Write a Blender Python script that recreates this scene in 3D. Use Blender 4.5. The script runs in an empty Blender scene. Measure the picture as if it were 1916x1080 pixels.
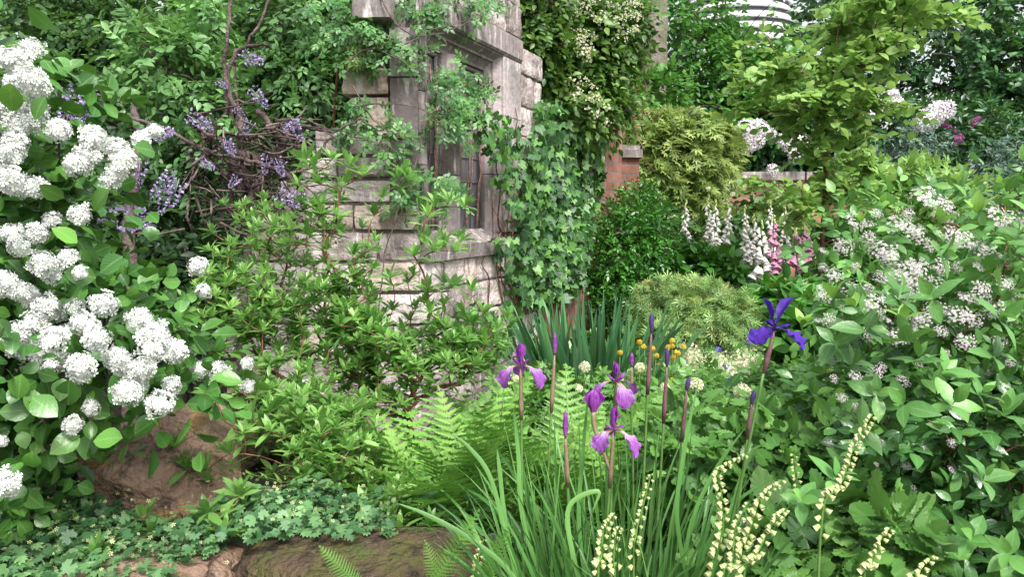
import bpy, math
import numpy as np

# ------------------------------------------------------------------ camera, sky, sun, exposure
S = bpy.context.scene
COL = S.collection
F = 1400.0                                    # focal length in photo pixels (1916 wide)
CAMZ = 1.1
TILT = math.atan(140 / F)
cam = bpy.data.cameras.new("camera")
cam.sensor_width = 36; cam.lens = F / 1916 * 36; cam.clip_start = 0.05; cam.clip_end = 500
co = bpy.data.objects.new("camera", cam); COL.objects.link(co)
co.location = (0, 0, CAMZ); co.rotation_euler = (math.pi / 2 - TILT, 0, 0)
S.camera = co
SUN_EL, SUN_AZ = math.radians(55), math.radians(150)   # veiled sun, behind and to the right of the camera
w = bpy.data.worlds.new("World"); S.world = w; w.use_nodes = True
nt = w.node_tree; nt.nodes.clear()
sky = nt.nodes.new("ShaderNodeTexSky"); sky.sky_type = 'NISHITA'; sky.sun_disc = False
sky.sun_elevation = SUN_EL; sky.sun_rotation = SUN_AZ; sky.air_density = 1.6; sky.dust_density = 4.0
hs = nt.nodes.new("ShaderNodeHueSaturation"); hs.inputs['Saturation'].default_value = 0.30
bg = nt.nodes.new("ShaderNodeBackground"); bg.inputs['Strength'].default_value = 0.13
wo = nt.nodes.new("ShaderNodeOutputWorld")
nt.links.new(sky.outputs[0], hs.inputs['Color']); nt.links.new(hs.outputs[0], bg.inputs[0]); nt.links.new(bg.outputs[0], wo.inputs[0])
sl = bpy.data.lights.new("sun", 'SUN'); sl.energy = 2.4; sl.angle = math.radians(16); sl.color = (1.0, 0.97, 0.93)
so = bpy.data.objects.new("sun", sl); COL.objects.link(so)
so.rotation_euler = (math.radians(32), math.radians(19), 0)
S.view_settings.view_transform = 'Standard'; S.view_settings.look = 'None'
S.view_settings.exposure = 1.12; S.view_settings.gamma = 1.0
S.cycles.max_bounces = 4; S.cycles.diffuse_bounces = 2; S.cycles.transmission_bounces = 2; S.cycles.glossy_bounces = 2
S.cycles.transparent_max_bounces = 4

rng = np.random.default_rng(11)
UP = np.array([0, 0, 1.0])
FW = np.array([0, math.cos(TILT), -math.sin(TILT)]); CU = np.array([0, math.sin(TILT), math.cos(TILT)]); RT = np.array([1.0, 0, 0])
CAM = np.array([0, 0, CAMZ])

def P(px, py, d):
    px, py, d = np.broadcast_arrays(np.asarray(px, float), np.asarray(py, float), np.asarray(d, float))
    return CAM + d[..., None] * (FW + ((px - 958) / F)[..., None] * RT - ((py - 540) / F)[..., None] * CU)

def proj(p):
    q = p - CAM; d = q @ FW
    return 958 + F * (q @ RT) / d, 540 - F * (q @ CU) / d, d

def nrm(v):
    v = np.asarray(v, float)
    return v / np.maximum(np.linalg.norm(v, axis=-1, keepdims=True), 1e-9)

def gz(x, y):
    """ground height"""
    x = np.asarray(x, float); y = np.asarray(y, float)
    b = 0.16 * np.exp(-((x + 0.6) / 0.9) ** 2 - ((y - 2.1) / 0.9) ** 2)
    return 0.03 * np.sin(x * 1.7 + 1) * np.cos(y * 1.3) + b + 0.10 * np.clip((y - 5) / 4, 0, 1)

# ------------------------------------------------------------------ mesh builder
class B:
    def __init__(s): s.v = []; s.t = []; s.q = []; s.r = []; s.u = []; s.x = []; s.n = 0
    def add(s, T, pos, R, sc, rnd=None):
        tv, tt, tq, tu, tx = T
        pos = np.atleast_2d(pos); n = len(pos); k = len(tv)
        if n == 0: return
        sc = np.broadcast_to(np.asarray(sc, float), (n,)) if np.ndim(sc) < 2 else np.asarray(sc)
        tvs = tv[None] * (sc[:, None, None] if sc.ndim == 1 else sc[:, None, :])
        V = np.einsum('nij,nkj->nki', R, tvs) + pos[:, None, :]
        off = s.n + np.arange(n)[:, None, None] * k
        if len(tt): s.t.append((tt[None] + off).reshape(-1, 3))
        if len(tq): s.q.append((tq[None] + off).reshape(-1, 4))
        s.v.append(V.reshape(-1, 3)); s.n += n * k
        if rnd is None: rnd = rng.random(n)
        s.r.append(np.repeat(np.broadcast_to(rnd, (n,)), k)); s.u.append(np.tile(tu, n)); s.x.append(np.tile(tx, n))
    def raw(s, V, quads=(), tris=(), rnd=0.5, u=None, x=None):
        V = np.asarray(V, float)
        if len(quads): s.q.append(np.asarray(quads) + s.n)
        if len(tris): s.t.append(np.asarray(tris) + s.n)
        s.v.append(V); k = len(V); s.n += k
        s.r.append(np.broadcast_to(rnd, (k,)).astype(float)); s.u.append(np.zeros(k) if u is None else u); s.x.append(np.zeros(k) if x is None else x)
    def mesh(s, name, org=(0, 0, 0), smooth=True):
        V = np.concatenate(s.v) - np.asarray(org, float)
        T = np.concatenate(s.t) if s.t else np.zeros((0, 3), int)
        Q = np.concatenate(s.q) if s.q else np.zeros((0, 4), int)
        me = bpy.data.meshes.new(name)
        me.vertices.add(len(V)); me.vertices.foreach_set('co', V.astype(np.float32).ravel())
        nl = len(T) * 3 + len(Q) * 4
        me.loops.add(nl); me.loops.foreach_set('vertex_index', np.concatenate([T.ravel(), Q.ravel()]).astype(np.int32))
        me.polygons.add(len(T) + len(Q))
        st = np.concatenate([np.arange(len(T)) * 3, len(T) * 3 + np.arange(len(Q)) * 4]).astype(np.int32)
        me.polygons.foreach_set('loop_start', st)
        me.polygons.foreach_set('use_smooth', np.full(len(T) + len(Q), smooth))
        for nm, a in (('rnd', s.r), ('tu', s.u), ('tx', s.x)):
            at = me.attributes.new(nm, 'FLOAT', 'POINT'); at.data.foreach_set('value', np.concatenate(a).astype(np.float32))
        me.update(calc_edges=True); me.validate()
        return me

ORG = {}
def part(b, name, mat, parent, smooth=True, label=None):
    org = ORG.get(parent.name, (0, 0, 0)) if parent else (0, 0, 0)
    me = b.mesh(name, org, smooth) if isinstance(b, B) else b
    me.materials.append(mat)
    o = bpy.data.objects.new(name, me); COL.objects.link(o)
    if parent: o.parent = parent; ORG[o.name] = org
    if label: o['label'] = label
    return o
def single(b, name, mat, label, cat, loc=(0, 0, 0), group=None, kind=None, smooth=True):
    me = b.mesh(name, loc, smooth); me.materials.append(mat)
    o = bpy.data.objects.new(name, me); COL.objects.link(o); o.location = loc; ORG[o.name] = tuple(loc)
    if kind != 'structure': o['label'] = label; o['category'] = cat
    if group: o['group'] = group
    if kind: o['kind'] = kind
    return o
def thing(name, label, cat, loc, group=None):
    o = bpy.data.objects.new(name, None); COL.objects.link(o); o.empty_display_size = 0.1
    o.location = tuple(float(c) for c in loc); ORG[o.name] = tuple(float(c) for c in loc)
    o['label'] = label; o['category'] = cat
    if group: o['group'] = group
    return o
def put(name, me, parent, pos, R, sc):
    """one copy of a shared part mesh, parented to its thing"""
    from mathutils import Matrix
    o = bpy.data.objects.new(name, me); COL.objects.link(o); o.parent = parent
    org = np.array(ORG[parent.name])
    m = Matrix([list(r) for r in (np.asarray(R) * sc)]).to_4x4(); m.translation = tuple(np.asarray(pos) - org)
    o.matrix_local = m; ORG[o.name] = tuple(org)
    return o

def frames(d, n):
    y = nrm(d); x = nrm(np.cross(y, n)); z = np.cross(x, y)
    return np.stack([x, y, z], axis=-1)
def rdir(n, up=0.0):
    v = rng.normal(size=(n, 3)); v[:, 2] += up
    return nrm(v)

# ------------------------------------------------------------------ materials
def M(name): m = bpy.data.materials.new(name); m.use_nodes = True; m.node_tree.nodes.clear(); return m, m.node_tree, m.node_tree.nodes, m.node_tree.links
def ramp(nodes, cols):
    r = nodes.new("ShaderNodeValToRGB"); e = r.color_ramp.elements
    n = len(cols)
    for i, c in enumerate(cols):
        c, p = (c[0], c[1]) if len(c) == 2 else (c, i / (n - 1))
        if i < 2: e[i].position = p; el = e[i]
        else: el = e.new(p)
        el.color = (*c, 1)
    return r
def attr(nodes, nm): a = nodes.new("ShaderNodeAttribute"); a.attribute_name = nm; return a
def leafmat(name, cols, rough=0.42, trans=0.28, tcol=(0.20, 0.42, 0.05), vein=0.0, spec=0.5, bump=0.0, ntex=9, veinc=(0.25, 0.40, 0.14)):
    m, t, N, L = M(name)
    a = attr(N, 'rnd'); r = ramp(N, cols); L.new(a.outputs['Fac'], r.inputs[0])
    geo = N.new("ShaderNodeTexCoord")
    no = N.new("ShaderNodeTexNoise"); no.inputs['Scale'].default_value = ntex; no.inputs['Detail'].default_value = 2; L.new(geo.outputs['Object'], no.inputs['Vector'])
    mr = N.new("ShaderNodeMapRange"); mr.inputs[1].default_value = 0.3; mr.inputs[2].default_value = 0.7; mr.inputs[3].default_value = 0.62; mr.inputs[4].default_value = 1.35; L.new(no.outputs['Fac'], mr.inputs[0])
    hv = N.new("ShaderNodeHueSaturation"); L.new(r.outputs[0], hv.inputs['Color']); L.new(mr.outputs[0], hv.inputs['Value'])
    c = hv.outputs[0]
    if vein > 0:
        ax = attr(N, 'tx'); ab = N.new("ShaderNodeMath"); ab.operation = 'ABSOLUTE'; L.new(ax.outputs['Fac'], ab.inputs[0])
        au = attr(N, 'tu'); ma = N.new("ShaderNodeMath"); ma.operation = 'MULTIPLY_ADD'; L.new(ab.outputs[0], ma.inputs[0]); ma.inputs[1].default_value = -0.35; L.new(au.outputs['Fac'], ma.inputs[2])
        mu = N.new("ShaderNodeMath"); mu.operation = 'MULTIPLY'; L.new(ma.outputs[0], mu.inputs[0]); mu.inputs[1].default_value = 44
        si = N.new("ShaderNodeMath"); si.operation = 'SINE'; L.new(mu.outputs[0], si.inputs[0])
        g = N.new("ShaderNodeMapRange"); L.new(si.outputs[0], g.inputs[0]); g.inputs[1].default_value = 0.75; g.inputs[2].default_value = 1.0; g.inputs[3].default_value = 0; g.inputs[4].default_value = vein * 0.5
        g2 = N.new("ShaderNodeMapRange"); L.new(ab.outputs[0], g2.inputs[0]); g2.inputs[1].default_value = 0.03; g2.inputs[2].default_value = 0.12; g2.inputs[3].default_value = vein; g2.inputs[4].default_value = 0
        mx = N.new("ShaderNodeMath"); mx.operation = 'MAXIMUM'; L.new(g.outputs[0], mx.inputs[0]); L.new(g2.outputs[0], mx.inputs[1])
        mc = N.new("ShaderNodeMixRGB"); L.new(mx.outputs[0], mc.inputs[0]); L.new(c, mc.inputs[1]); mc.inputs[2].default_value = (*veinc, 1); c = mc.outputs[0]
    p = N.new("ShaderNodeBsdfPrincipled"); L.new(c, p.inputs['Base Color']); p.inputs['Roughness'].default_value = rough
    p.inputs['Specular IOR Level'].default_value = spec
    if bump > 0:
        n2 = N.new("ShaderNodeTexNoise"); n2.inputs['Scale'].default_value = 160; L.new(geo.outputs['Object'], n2.inputs['Vector'])
        bp = N.new("ShaderNodeBump"); bp.inputs['Strength'].default_value = bump; bp.inputs['Distance'].default_value = 0.004; L.new(n2.outputs['Fac'], bp.inputs['Height']); L.new(bp.outputs[0], p.inputs['Normal'])
    tr = N.new("ShaderNodeBsdfTranslucent")
    mt = N.new("ShaderNodeMixRGB"); mt.inputs[0].default_value = 0.5; L.new(c, mt.inputs[1]); mt.inputs[2].default_value = (*tcol, 1); L.new(mt.outputs[0], tr.inputs[0])
    ms = N.new("ShaderNodeMixShader"); ms.inputs[0].default_value = trans; L.new(p.outputs[0], ms.inputs[1]); L.new(tr.outputs[0], ms.inputs[2])
    o = N.new("ShaderNodeOutputMaterial"); L.new(ms.outputs[0], o.inputs[0])
    return m
def solid(name, cols, rough=0.8, scale=20, bump=0.3, dist=0.01, spec=0.3, detail=6, second=None, streaks=()):
    """noise-coloured matt surface: wood, rock, soil, bark"""
    m, t, N, L = M(name)
    geo = N.new("ShaderNodeTexCoord")
    no = N.new("ShaderNodeTexNoise"); no.inputs['Scale'].default_value = scale; no.inputs['Detail'].default_value = detail; no.inputs['Roughness'].default_value = 0.62; L.new(geo.outputs['Object'], no.inputs['Vector'])
    a = attr(N, 'rnd'); ad = N.new("ShaderNodeMath"); ad.operation = 'MULTIPLY_ADD'; L.new(a.outputs['Fac'], ad.inputs[0]); ad.inputs[1].default_value = 0.5; ad.inputs[2].default_value = -0.25
    a2 = N.new("ShaderNodeMath"); a2.operation = 'ADD'; L.new(no.outputs['Fac'], a2.inputs[0]); L.new(ad.outputs[0], a2.inputs[1])
    sp = N.new("ShaderNodeMapRange"); L.new(a2.outputs[0], sp.inputs[0]); sp.inputs[1].default_value = 0.22; sp.inputs[2].default_value = 0.78
    r = ramp(N, cols); L.new(sp.outputs[0], r.inputs[0]); c = r.outputs[0]
    if second:
        col, sc, lo, hi, amt = second
        n3 = N.new("ShaderNodeTexNoise"); n3.inputs['Scale'].default_value = sc; n3.inputs['Detail'].default_value = 5; L.new(geo.outputs['Object'], n3.inputs['Vector'])
        g = N.new("ShaderNodeMapRange"); L.new(n3.outputs['Fac'], g.inputs[0]); g.inputs[1].default_value = lo; g.inputs[2].default_value = hi; g.inputs[3].default_value = 0; g.inputs[4].default_value = amt
        mc = N.new("ShaderNodeMixRGB"); L.new(g.outputs[0], mc.inputs[0]); L.new(c, mc.inputs[1]); mc.inputs[2].default_value = (*col, 1); c = mc.outputs[0]
    for (col, sc, lo, hi, amt) in streaks:        # weather streaks and stains that belong to the stone
        mp = N.new("ShaderNodeMapping"); mp.inputs['Scale'].default_value = sc; mp.inputs['Location'].default_value = (lo * 7, hi, 0); L.new(geo.outputs['Object'], mp.inputs['Vector'])
        n3 = N.new("ShaderNodeTexNoise"); n3.inputs['Scale'].default_value = 1; n3.inputs['Detail'].default_value = 6; n3.inputs['Roughness'].default_value = .65; L.new(mp.outputs[0], n3.inputs['Vector'])
        g = N.new("ShaderNodeMapRange"); L.new(n3.outputs['Fac'], g.inputs[0]); g.inputs[1].default_value = lo; g.inputs[2].default_value = hi; g.inputs[3].default_value = 0; g.inputs[4].default_value = amt
        mc = N.new("ShaderNodeMixRGB"); L.new(g.outputs[0], mc.inputs[0]); L.new(c, mc.inputs[1]); mc.inputs[2].default_value = (*col, 1); c = mc.outputs[0]
    p = N.new("ShaderNodeBsdfPrincipled"); L.new(c, p.inputs['Base Color']); p.inputs['Roughness'].default_value = rough; p.inputs['Specular IOR Level'].default_value = spec
    n2 = N.new("ShaderNodeTexNoise"); n2.inputs['Scale'].default_value = scale * 4; n2.inputs['Detail'].default_value = 5; L.new(geo.outputs['Object'], n2.inputs['Vector'])
    bp = N.new("ShaderNodeBump"); bp.inputs['Strength'].default_value = bump; bp.inputs['Distance'].default_value = dist; L.new(n2.outputs['Fac'], bp.inputs['Height']); L.new(bp.outputs[0], p.inputs['Normal'])
    o = N.new("ShaderNodeOutputMaterial"); L.new(p.outputs[0], o.inputs[0])
    return m
def petalmat(name, cols, trans=0.3, rough=0.5, vein=None, use='tu', bump=0.0):
    """petal colour runs from base (tu=0) to tip (tu=1); optional darker veins"""
    m, t, N, L = M(name)
    a = attr(N, use); r = ramp(N, cols); L.new(a.outputs['Fac'], r.inputs[0]); c = r.outputs[0]
    rr = attr(N, 'rnd'); mr = N.new("ShaderNodeMapRange"); L.new(rr.outputs['Fac'], mr.inputs[0]); mr.inputs[3].default_value = 0.78; mr.inputs[4].default_value = 1.12
    hv = N.new("ShaderNodeHueSaturation"); L.new(c, hv.inputs['Color']); L.new(mr.outputs[0], hv.inputs['Value']); c = hv.outputs[0]
    if vein:
        ax = attr(N, 'tx'); au = attr(N, 'tu')
        cx = N.new("ShaderNodeCombineXYZ"); L.new(ax.outputs['Fac'], cx.inputs[0]); L.new(au.outputs['Fac'], cx.inputs[1])
        mp = N.new("ShaderNodeMapping"); mp.inputs['Scale'].default_value = (9, 1.6, 1); L.new(cx.outputs[0], mp.inputs[0])
        no = N.new("ShaderNodeTexNoise"); no.inputs['Scale'].default_value = 1.6; no.inputs['Detail'].default_value = 3; L.new(mp.outputs[0], no.inputs['Vector'])
        g = N.new("ShaderNodeMapRange"); L.new(no.outputs['Fac'], g.inputs[0]); g.inputs[1].default_value = 0.44; g.inputs[2].default_value = 0.56; g.inputs[3].default_value = 0; g.inputs[4].default_value = 0.85
        mc = N.new("ShaderNodeMixRGB"); L.new(g.outputs[0], mc.inputs[0]); L.new(c, mc.inputs[1]); mc.inputs[2].default_value = (*vein, 1); c = mc.outputs[0]
    p = N.new("ShaderNodeBsdfPrincipled"); L.new(c, p.inputs['Base Color']); p.inputs['Roughness'].default_value = rough; p.inputs['Specular IOR Level'].default_value = 0.35
    tr = N.new("ShaderNodeBsdfTranslucent"); L.new(c, tr.inputs[0])
    ms = N.new("ShaderNodeMixShader"); ms.inputs[0].default_value = trans; L.new(p.outputs[0], ms.inputs[1]); L.new(tr.outputs[0], ms.inputs[2])
    o = N.new("ShaderNodeOutputMaterial"); L.new(ms.outputs[0], o.inputs[0])
    return m

m_vib = leafmat('viburnum_leaf', [(0.015, 0.06, 0.012), (0.04, 0.14, 0.025), (0.07, 0.20, 0.03), (0.13, 0.31, 0.045)], rough=0.33, vein=0.35, trans=0.16, bump=.15)
m_aza = leafmat('azalea_leaf', [(0.07, 0.18, 0.04), (0.18, 0.36, 0.08), (0.36, 0.58, 0.18)], rough=0.34, trans=0.42, tcol=(0.24, 0.55, 0.11), vein=0.3)
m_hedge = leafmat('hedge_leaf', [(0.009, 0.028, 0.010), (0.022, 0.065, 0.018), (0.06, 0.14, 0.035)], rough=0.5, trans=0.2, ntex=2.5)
m_birch = leafmat('tree_leaf', [(0.022, 0.065, 0.018), (0.05, 0.125, 0.035), (0.11, 0.22, 0.06)], rough=0.5, trans=0.3, ntex=3)
m_pale = leafmat('pale_leaf', [(0.09, 0.22, 0.07), (0.16, 0.34, 0.11), (0.26, 0.45, 0.15)], rough=0.45, trans=0.32, ntex=4)
m_ivy = leafmat('ivy_leaf', [(0.010, 0.045, 0.018), (0.035, 0.12, 0.03), (0.06, 0.18, 0.04), (0.15, 0.32, 0.06)], rough=0.5, trans=0.15, vein=0.3, ntex=4)
m_clim = leafmat('climber_leaf', [(0.04, 0.12, 0.035), (0.08, 0.21, 0.06), (0.15, 0.32, 0.08)], rough=0.42, trans=0.28, ntex=6)
m_hydr = leafmat('hydrangea_leaf', [(0.03, 0.09, 0.02), (0.08, 0.17, 0.03), (0.18, 0.30, 0.05)], rough=0.45, trans=0.3, ntex=4)
m_box = leafmat('box_leaf', [(0.02, 0.09, 0.015), (0.045, 0.17, 0.02), (0.09, 0.28, 0.03)], rough=0.35, trans=0.2, ntex=6)
m_acer = leafmat('acer_leaf', [(0.11, 0.20, 0.05), (0.24, 0.35, 0.09), (0.42, 0.50, 0.18)], rough=0.5, trans=0.35, tcol=(0.48, 0.58, 0.14), ntex=5)
m_acer2 = leafmat('low_acer_leaf', [(0.07, 0.19, 0.06), (0.18, 0.34, 0.10), (0.28, 0.44, 0.15), (0.30, 0.45, 0.15), (0.36, 0.24, 0.09)], rough=0.5, trans=0.3, tcol=(0.38, 0.52, 0.14), ntex=7)
m_lime = leafmat('lime_leaf', [(0.10, 0.22, 0.05), (0.21, 0.38, 0.09), (0.36, 0.52, 0.16)], rough=0.42, trans=0.4, tcol=(0.40, 0.60, 0.12), ntex=5, vein=0.25)
m_horn = leafmat('hornbeam_leaf', [(0.03, 0.11, 0.02), (0.07, 0.22, 0.04), (0.15, 0.37, 0.06)], rough=0.45, trans=0.32, ntex=2.0)
m_dark = leafmat('dark_tree_leaf', [(0.012, 0.042, 0.016), (0.032, 0.11, 0.035), (0.085, 0.22, 0.06)], rough=0.4, trans=0.18, ntex=2)
m_glau = leafmat('glaucous_leaf', [(0.04, 0.09, 0.07), (0.10, 0.17, 0.14), (0.22, 0.30, 0.25)], rough=0.5, trans=0.15)
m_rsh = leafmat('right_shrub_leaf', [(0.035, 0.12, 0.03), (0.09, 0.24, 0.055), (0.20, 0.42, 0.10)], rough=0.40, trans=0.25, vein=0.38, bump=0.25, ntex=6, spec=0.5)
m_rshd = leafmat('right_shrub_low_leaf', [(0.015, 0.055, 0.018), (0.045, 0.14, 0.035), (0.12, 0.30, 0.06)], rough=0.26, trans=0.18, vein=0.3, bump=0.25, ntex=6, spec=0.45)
m_young = leafmat('young_leaf', [(0.16, 0.34, 0.06), (0.25, 0.44, 0.09), (0.36, 0.55, 0.14)], rough=0.4, trans=0.35, vein=0.3)
m_iris = leafmat('iris_blade', [(0.04, 0.13, 0.03), (0.08, 0.22, 0.05), (0.16, 0.34, 0.09)], rough=0.4, trans=0.25, ntex=4)
m_iris2 = leafmat('far_iris_blade', [(0.025, 0.10, 0.04), (0.05, 0.16, 0.06), (0.10, 0.25, 0.09)], rough=0.6, trans=0.2, ntex=3)
m_fern = leafmat('fern_frond', [(0.07, 0.20, 0.03), (0.16, 0.36, 0.06), (0.30, 0.52, 0.12)], rough=0.5, trans=0.35, ntex=6)
m_alch = leafmat('groundcover_leaf', [(0.03, 0.10, 0.035), (0.075, 0.18, 0.065), (0.15, 0.29, 0.11)], rough=0.5, trans=0.2, ntex=7)
m_ger = leafmat('geranium_leaf', [(0.035, 0.12, 0.025), (0.09, 0.23, 0.045), (0.18, 0.38, 0.075)], rough=0.42, trans=0.3, vein=0.25, ntex=6)
m_stem = solid('green_stem', [(0.06, 0.14, 0.03), (0.14, 0.26, 0.07)], rough=0.5, scale=30, bump=0.1)
m_rstem = solid('red_brown_stem', [(0.06, 0.022, 0.016), (0.16, 0.065, 0.04), (0.24, 0.12, 0.08)], rough=0.55, scale=40, bump=0.2, dist=0.002)
m_bark = solid('bark', [(0.03, 0.022, 0.018), (0.10, 0.08, 0.065), (0.22, 0.19, 0.16)], scale=22, bump=0.8, dist=0.02)
m_pbark = solid('pale_bark', [(0.08, 0.065, 0.055), (0.18, 0.15, 0.13), (0.30, 0.26, 0.23)], scale=5, bump=0.8, dist=0.03, second=((0.10, 0.13, 0.05), 3, 0.5, 0.65, 0.6))
m_wbark = solid('wisteria_bark', [(0.035, 0.025, 0.024), (0.10, 0.07, 0.065), (0.22, 0.17, 0.15)], scale=25, bump=0.9, dist=0.01)
m_white = petalmat('white_petal', [(0.42, 0.52, 0.30), (0.76, 0.78, 0.74), (0.82, 0.83, 0.83)], trans=0.12)
m_pinkw = petalmat('pinkish_white_petal', [(0.50, 0.35, 0.35), (0.72, 0.64, 0.65), (0.80, 0.76, 0.77)], trans=0.15)
m_wist = petalmat('wisteria_petal', [(0.66, 0.60, 0.74), (0.46, 0.37, 0.64), (0.36, 0.26, 0.52)], trans=0.25)
m_cream = petalmat('cream_petal', [(0.55, 0.60, 0.25), (0.80, 0.80, 0.52), (0.84, 0.82, 0.62)], trans=0.25)
m_bell = petalmat('green_cream_bell', [(0.34, 0.46, 0.13), (0.52, 0.62, 0.24), (0.74, 0.76, 0.46)], trans=0.3)
m_fox = petalmat('white_foxglove', [(0.45, 0.52, 0.25), (0.78, 0.76, 0.70), (0.84, 0.80, 0.82)], trans=0.3)
m_foxp = petalmat('pink_foxglove', [(0.50, 0.34, 0.38), (0.48, 0.20, 0.33), (0.60, 0.34, 0.46)], trans=0.3)
m_yel = petalmat('yellow_petal', [(0.70, 0.35, 0.02), (0.85, 0.55, 0.03), (0.85, 0.62, 0.08)], trans=0.25)
m_rhod = petalmat('white_rhododendron', [(0.80, 0.62, 0.68), (0.85, 0.82, 0.84), (0.85, 0.80, 0.85)], trans=0.25)
m_rhop = petalmat('purple_rhododendron', [(0.22, 0.03, 0.16), (0.30, 0.05, 0.23), (0.36, 0.09, 0.30)], trans=0.2)
m_blue = petalmat('blue_petal', [(0.30, 0.30, 0.60), (0.12, 0.10, 0.50), (0.12, 0.08, 0.42)], trans=0.25)
m_fall = petalmat('iris_fall', [((0.45, 0.30, 0.06), 0.0), ((0.78, 0.66, 0.30), 0.26), ((0.66, 0.50, 0.72), 0.42), ((0.44, 0.19, 0.55), 0.58), ((0.37, 0.11, 0.48), 1.0)], trans=0.3, vein=(0.20, 0.03, 0.28))
m_stand = petalmat('iris_standard', [((0.30, 0.10, 0.28), 0.0), ((0.36, 0.09, 0.44), 0.4), ((0.34, 0.07, 0.42), 1.0)], trans=0.3, vein=(0.20, 0.03, 0.28))
m_dfall = petalmat('dark_iris_fall', [((0.30, 0.20, 0.30), 0.0), ((0.10, 0.03, 0.36), 0.25), ((0.075, 0.018, 0.33), 1.0)], trans=0.22, vein=(0.03, 0.006, 0.18))
m_dstand = petalmat('dark_iris_standard', [((0.06, 0.015, 0.24), 0.0), ((0.08, 0.022, 0.38), 1.0)], trans=0.22, vein=(0.03, 0.006, 0.18))
m_bud = petalmat('iris_bud', [((0.07, 0.04, 0.12), 0.0), ((0.045, 0.02, 0.16), 1.0)], trans=0.1)
m_spathe = solid('iris_spathe', [(0.14, 0.15, 0.06), (0.24, 0.16, 0.11), (0.24, 0.28, 0.14)], rough=0.5, scale=60, bump=0.1)
m_spathed = solid('dark_iris_spathe', [(0.09, 0.035, 0.06), (0.16, 0.08, 0.09), (0.17, 0.17, 0.09)], rough=0.5, scale=60, bump=0.1)
m_soil = solid('soil', [(0.018, 0.013, 0.009), (0.045, 0.032, 0.022), (0.07, 0.055, 0.035)], scale=9, bump=1, dist=0.03, second=((0.03, 0.06, 0.015), 2.2, 0.45, 0.6, 0.8))
m_stone = solid('dressed_stone', [(0.15, 0.118, 0.12), (0.29, 0.24, 0.24), (0.46, 0.395, 0.395)], scale=8, bump=0.6, dist=0.012, second=((0.09, 0.08, 0.072), 4, 0.44, 0.62, 0.6), streaks=[((0.68, 0.64, 0.62), (24, 24, 5), .55, .66, .75), ((0.10, 0.085, 0.08), (30, 30, 4), .55, .68, .7), ((0.13, 0.15, 0.06), (7, 7, 9), .60, .70, .6), ((0.07, 0.06, 0.055), (60, 60, 60), .62, .70, .7)])
m_block = solid('rubble_stone', [(0.26, 0.20, 0.19), (0.46, 0.38, 0.375), (0.62, 0.55, 0.54), (0.54, 0.43, 0.37)], scale=9, bump=0.7, dist=0.02, second=((0.15, 0.12, 0.11), 6, 0.46, 0.64, 0.65), streaks=[((0.68, 0.64, 0.62), (24, 24, 5), .55, .66, .75), ((0.10, 0.085, 0.08), (30, 30, 4), .55, .68, .7), ((0.13, 0.15, 0.06), (7, 7, 9), .60, .70, .6), ((0.07, 0.06, 0.055), (60, 60, 60), .62, .70, .7)])
m_buff = solid('buff_stone', [(0.30, 0.22, 0.175), (0.46, 0.36, 0.30), (0.58, 0.49, 0.43)], scale=10, bump=0.7, dist=0.02, second=((0.12, 0.09, 0.07), 7, 0.5, 0.66, 0.6), streaks=[((0.68, 0.64, 0.62), (24, 24, 5), .55, .66, .75), ((0.10, 0.085, 0.08), (30, 30, 4), .55, .68, .7), ((0.13, 0.15, 0.06), (7, 7, 9), .60, .70, .6), ((0.07, 0.06, 0.055), (60, 60, 60), .62, .70, .7)])
m_mortar = solid('mortar', [(0.17, 0.145, 0.135), (0.33, 0.29, 0.27)], scale=30, bump=0.6)
m_rock = solid('boulder_stone', [(0.08, 0.048, 0.036), (0.19, 0.12, 0.085), (0.29, 0.19, 0.135), (0.42, 0.29, 0.18)], rough=0.6, detail=12, scale=9.0, bump=1.0, dist=0.03, second=((0.34, 0.20, 0.08), 7, 0.56, 0.60, 0.75), streaks=[((0.05, 0.035, 0.03), (14, 14, 22), .55, .62, .7), ((0.34, 0.30, 0.27), (45, 45, 45), .62, .68, .6), ((0.07, 0.09, 0.03), (11, 11, 11), .58, .66, .6)])
m_rock2 = solid('mossy_stone', [(0.025, 0.018, 0.012), (0.065, 0.042, 0.028), (0.12, 0.08, 0.05)], rough=0.8, detail=12, scale=12, bump=1.0, dist=0.03, second=((0.08, 0.075, 0.02), 9, 0.42, 0.58, 0.8), streaks=[((0.02, 0.015, 0.01), (20, 20, 30), .54, .62, .8), ((0.26, 0.20, 0.15), (50, 50, 50), .62, .68, .5), ((0.06, 0.09, 0.02), (14, 14, 14), .55, .64, .7)])
m_rust = solid('rusty_bar', [(0.12, 0.06, 0.05), (0.28, 0.15, 0.13), (0.50, 0.36, 0.34)], scale=60, bump=0.4, dist=0.002)
m_metal = solid('white_painted_slat', [(0.70, 0.69, 0.74), (0.82, 0.81, 0.86)], rough=0.4, scale=3, bump=0.0)
m_grey = solid('grey_core', [(0.30, 0.29, 0.33), (0.38, 0.37, 0.42)], rough=0.6, scale=3, bump=0.0)
def glassmat():
    m, t, N, L = M('old_window_glass'); p = N.new("ShaderNodeBsdfPrincipled")
    no = N.new("ShaderNodeTexNoise"); no.inputs['Scale'].default_value = 14
    r = ramp(N, [(0.07, 0.075, 0.085), (0.20, 0.20, 0.22)]); L.new(no.outputs['Fac'], r.inputs[0]); L.new(r.outputs[0], p.inputs['Base Color'])
    p.inputs['Roughness'].default_value = 0.18; o = N.new("ShaderNodeOutputMaterial"); L.new(p.outputs[0], o.inputs[0]); return m
m_glass = glassmat()
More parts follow.
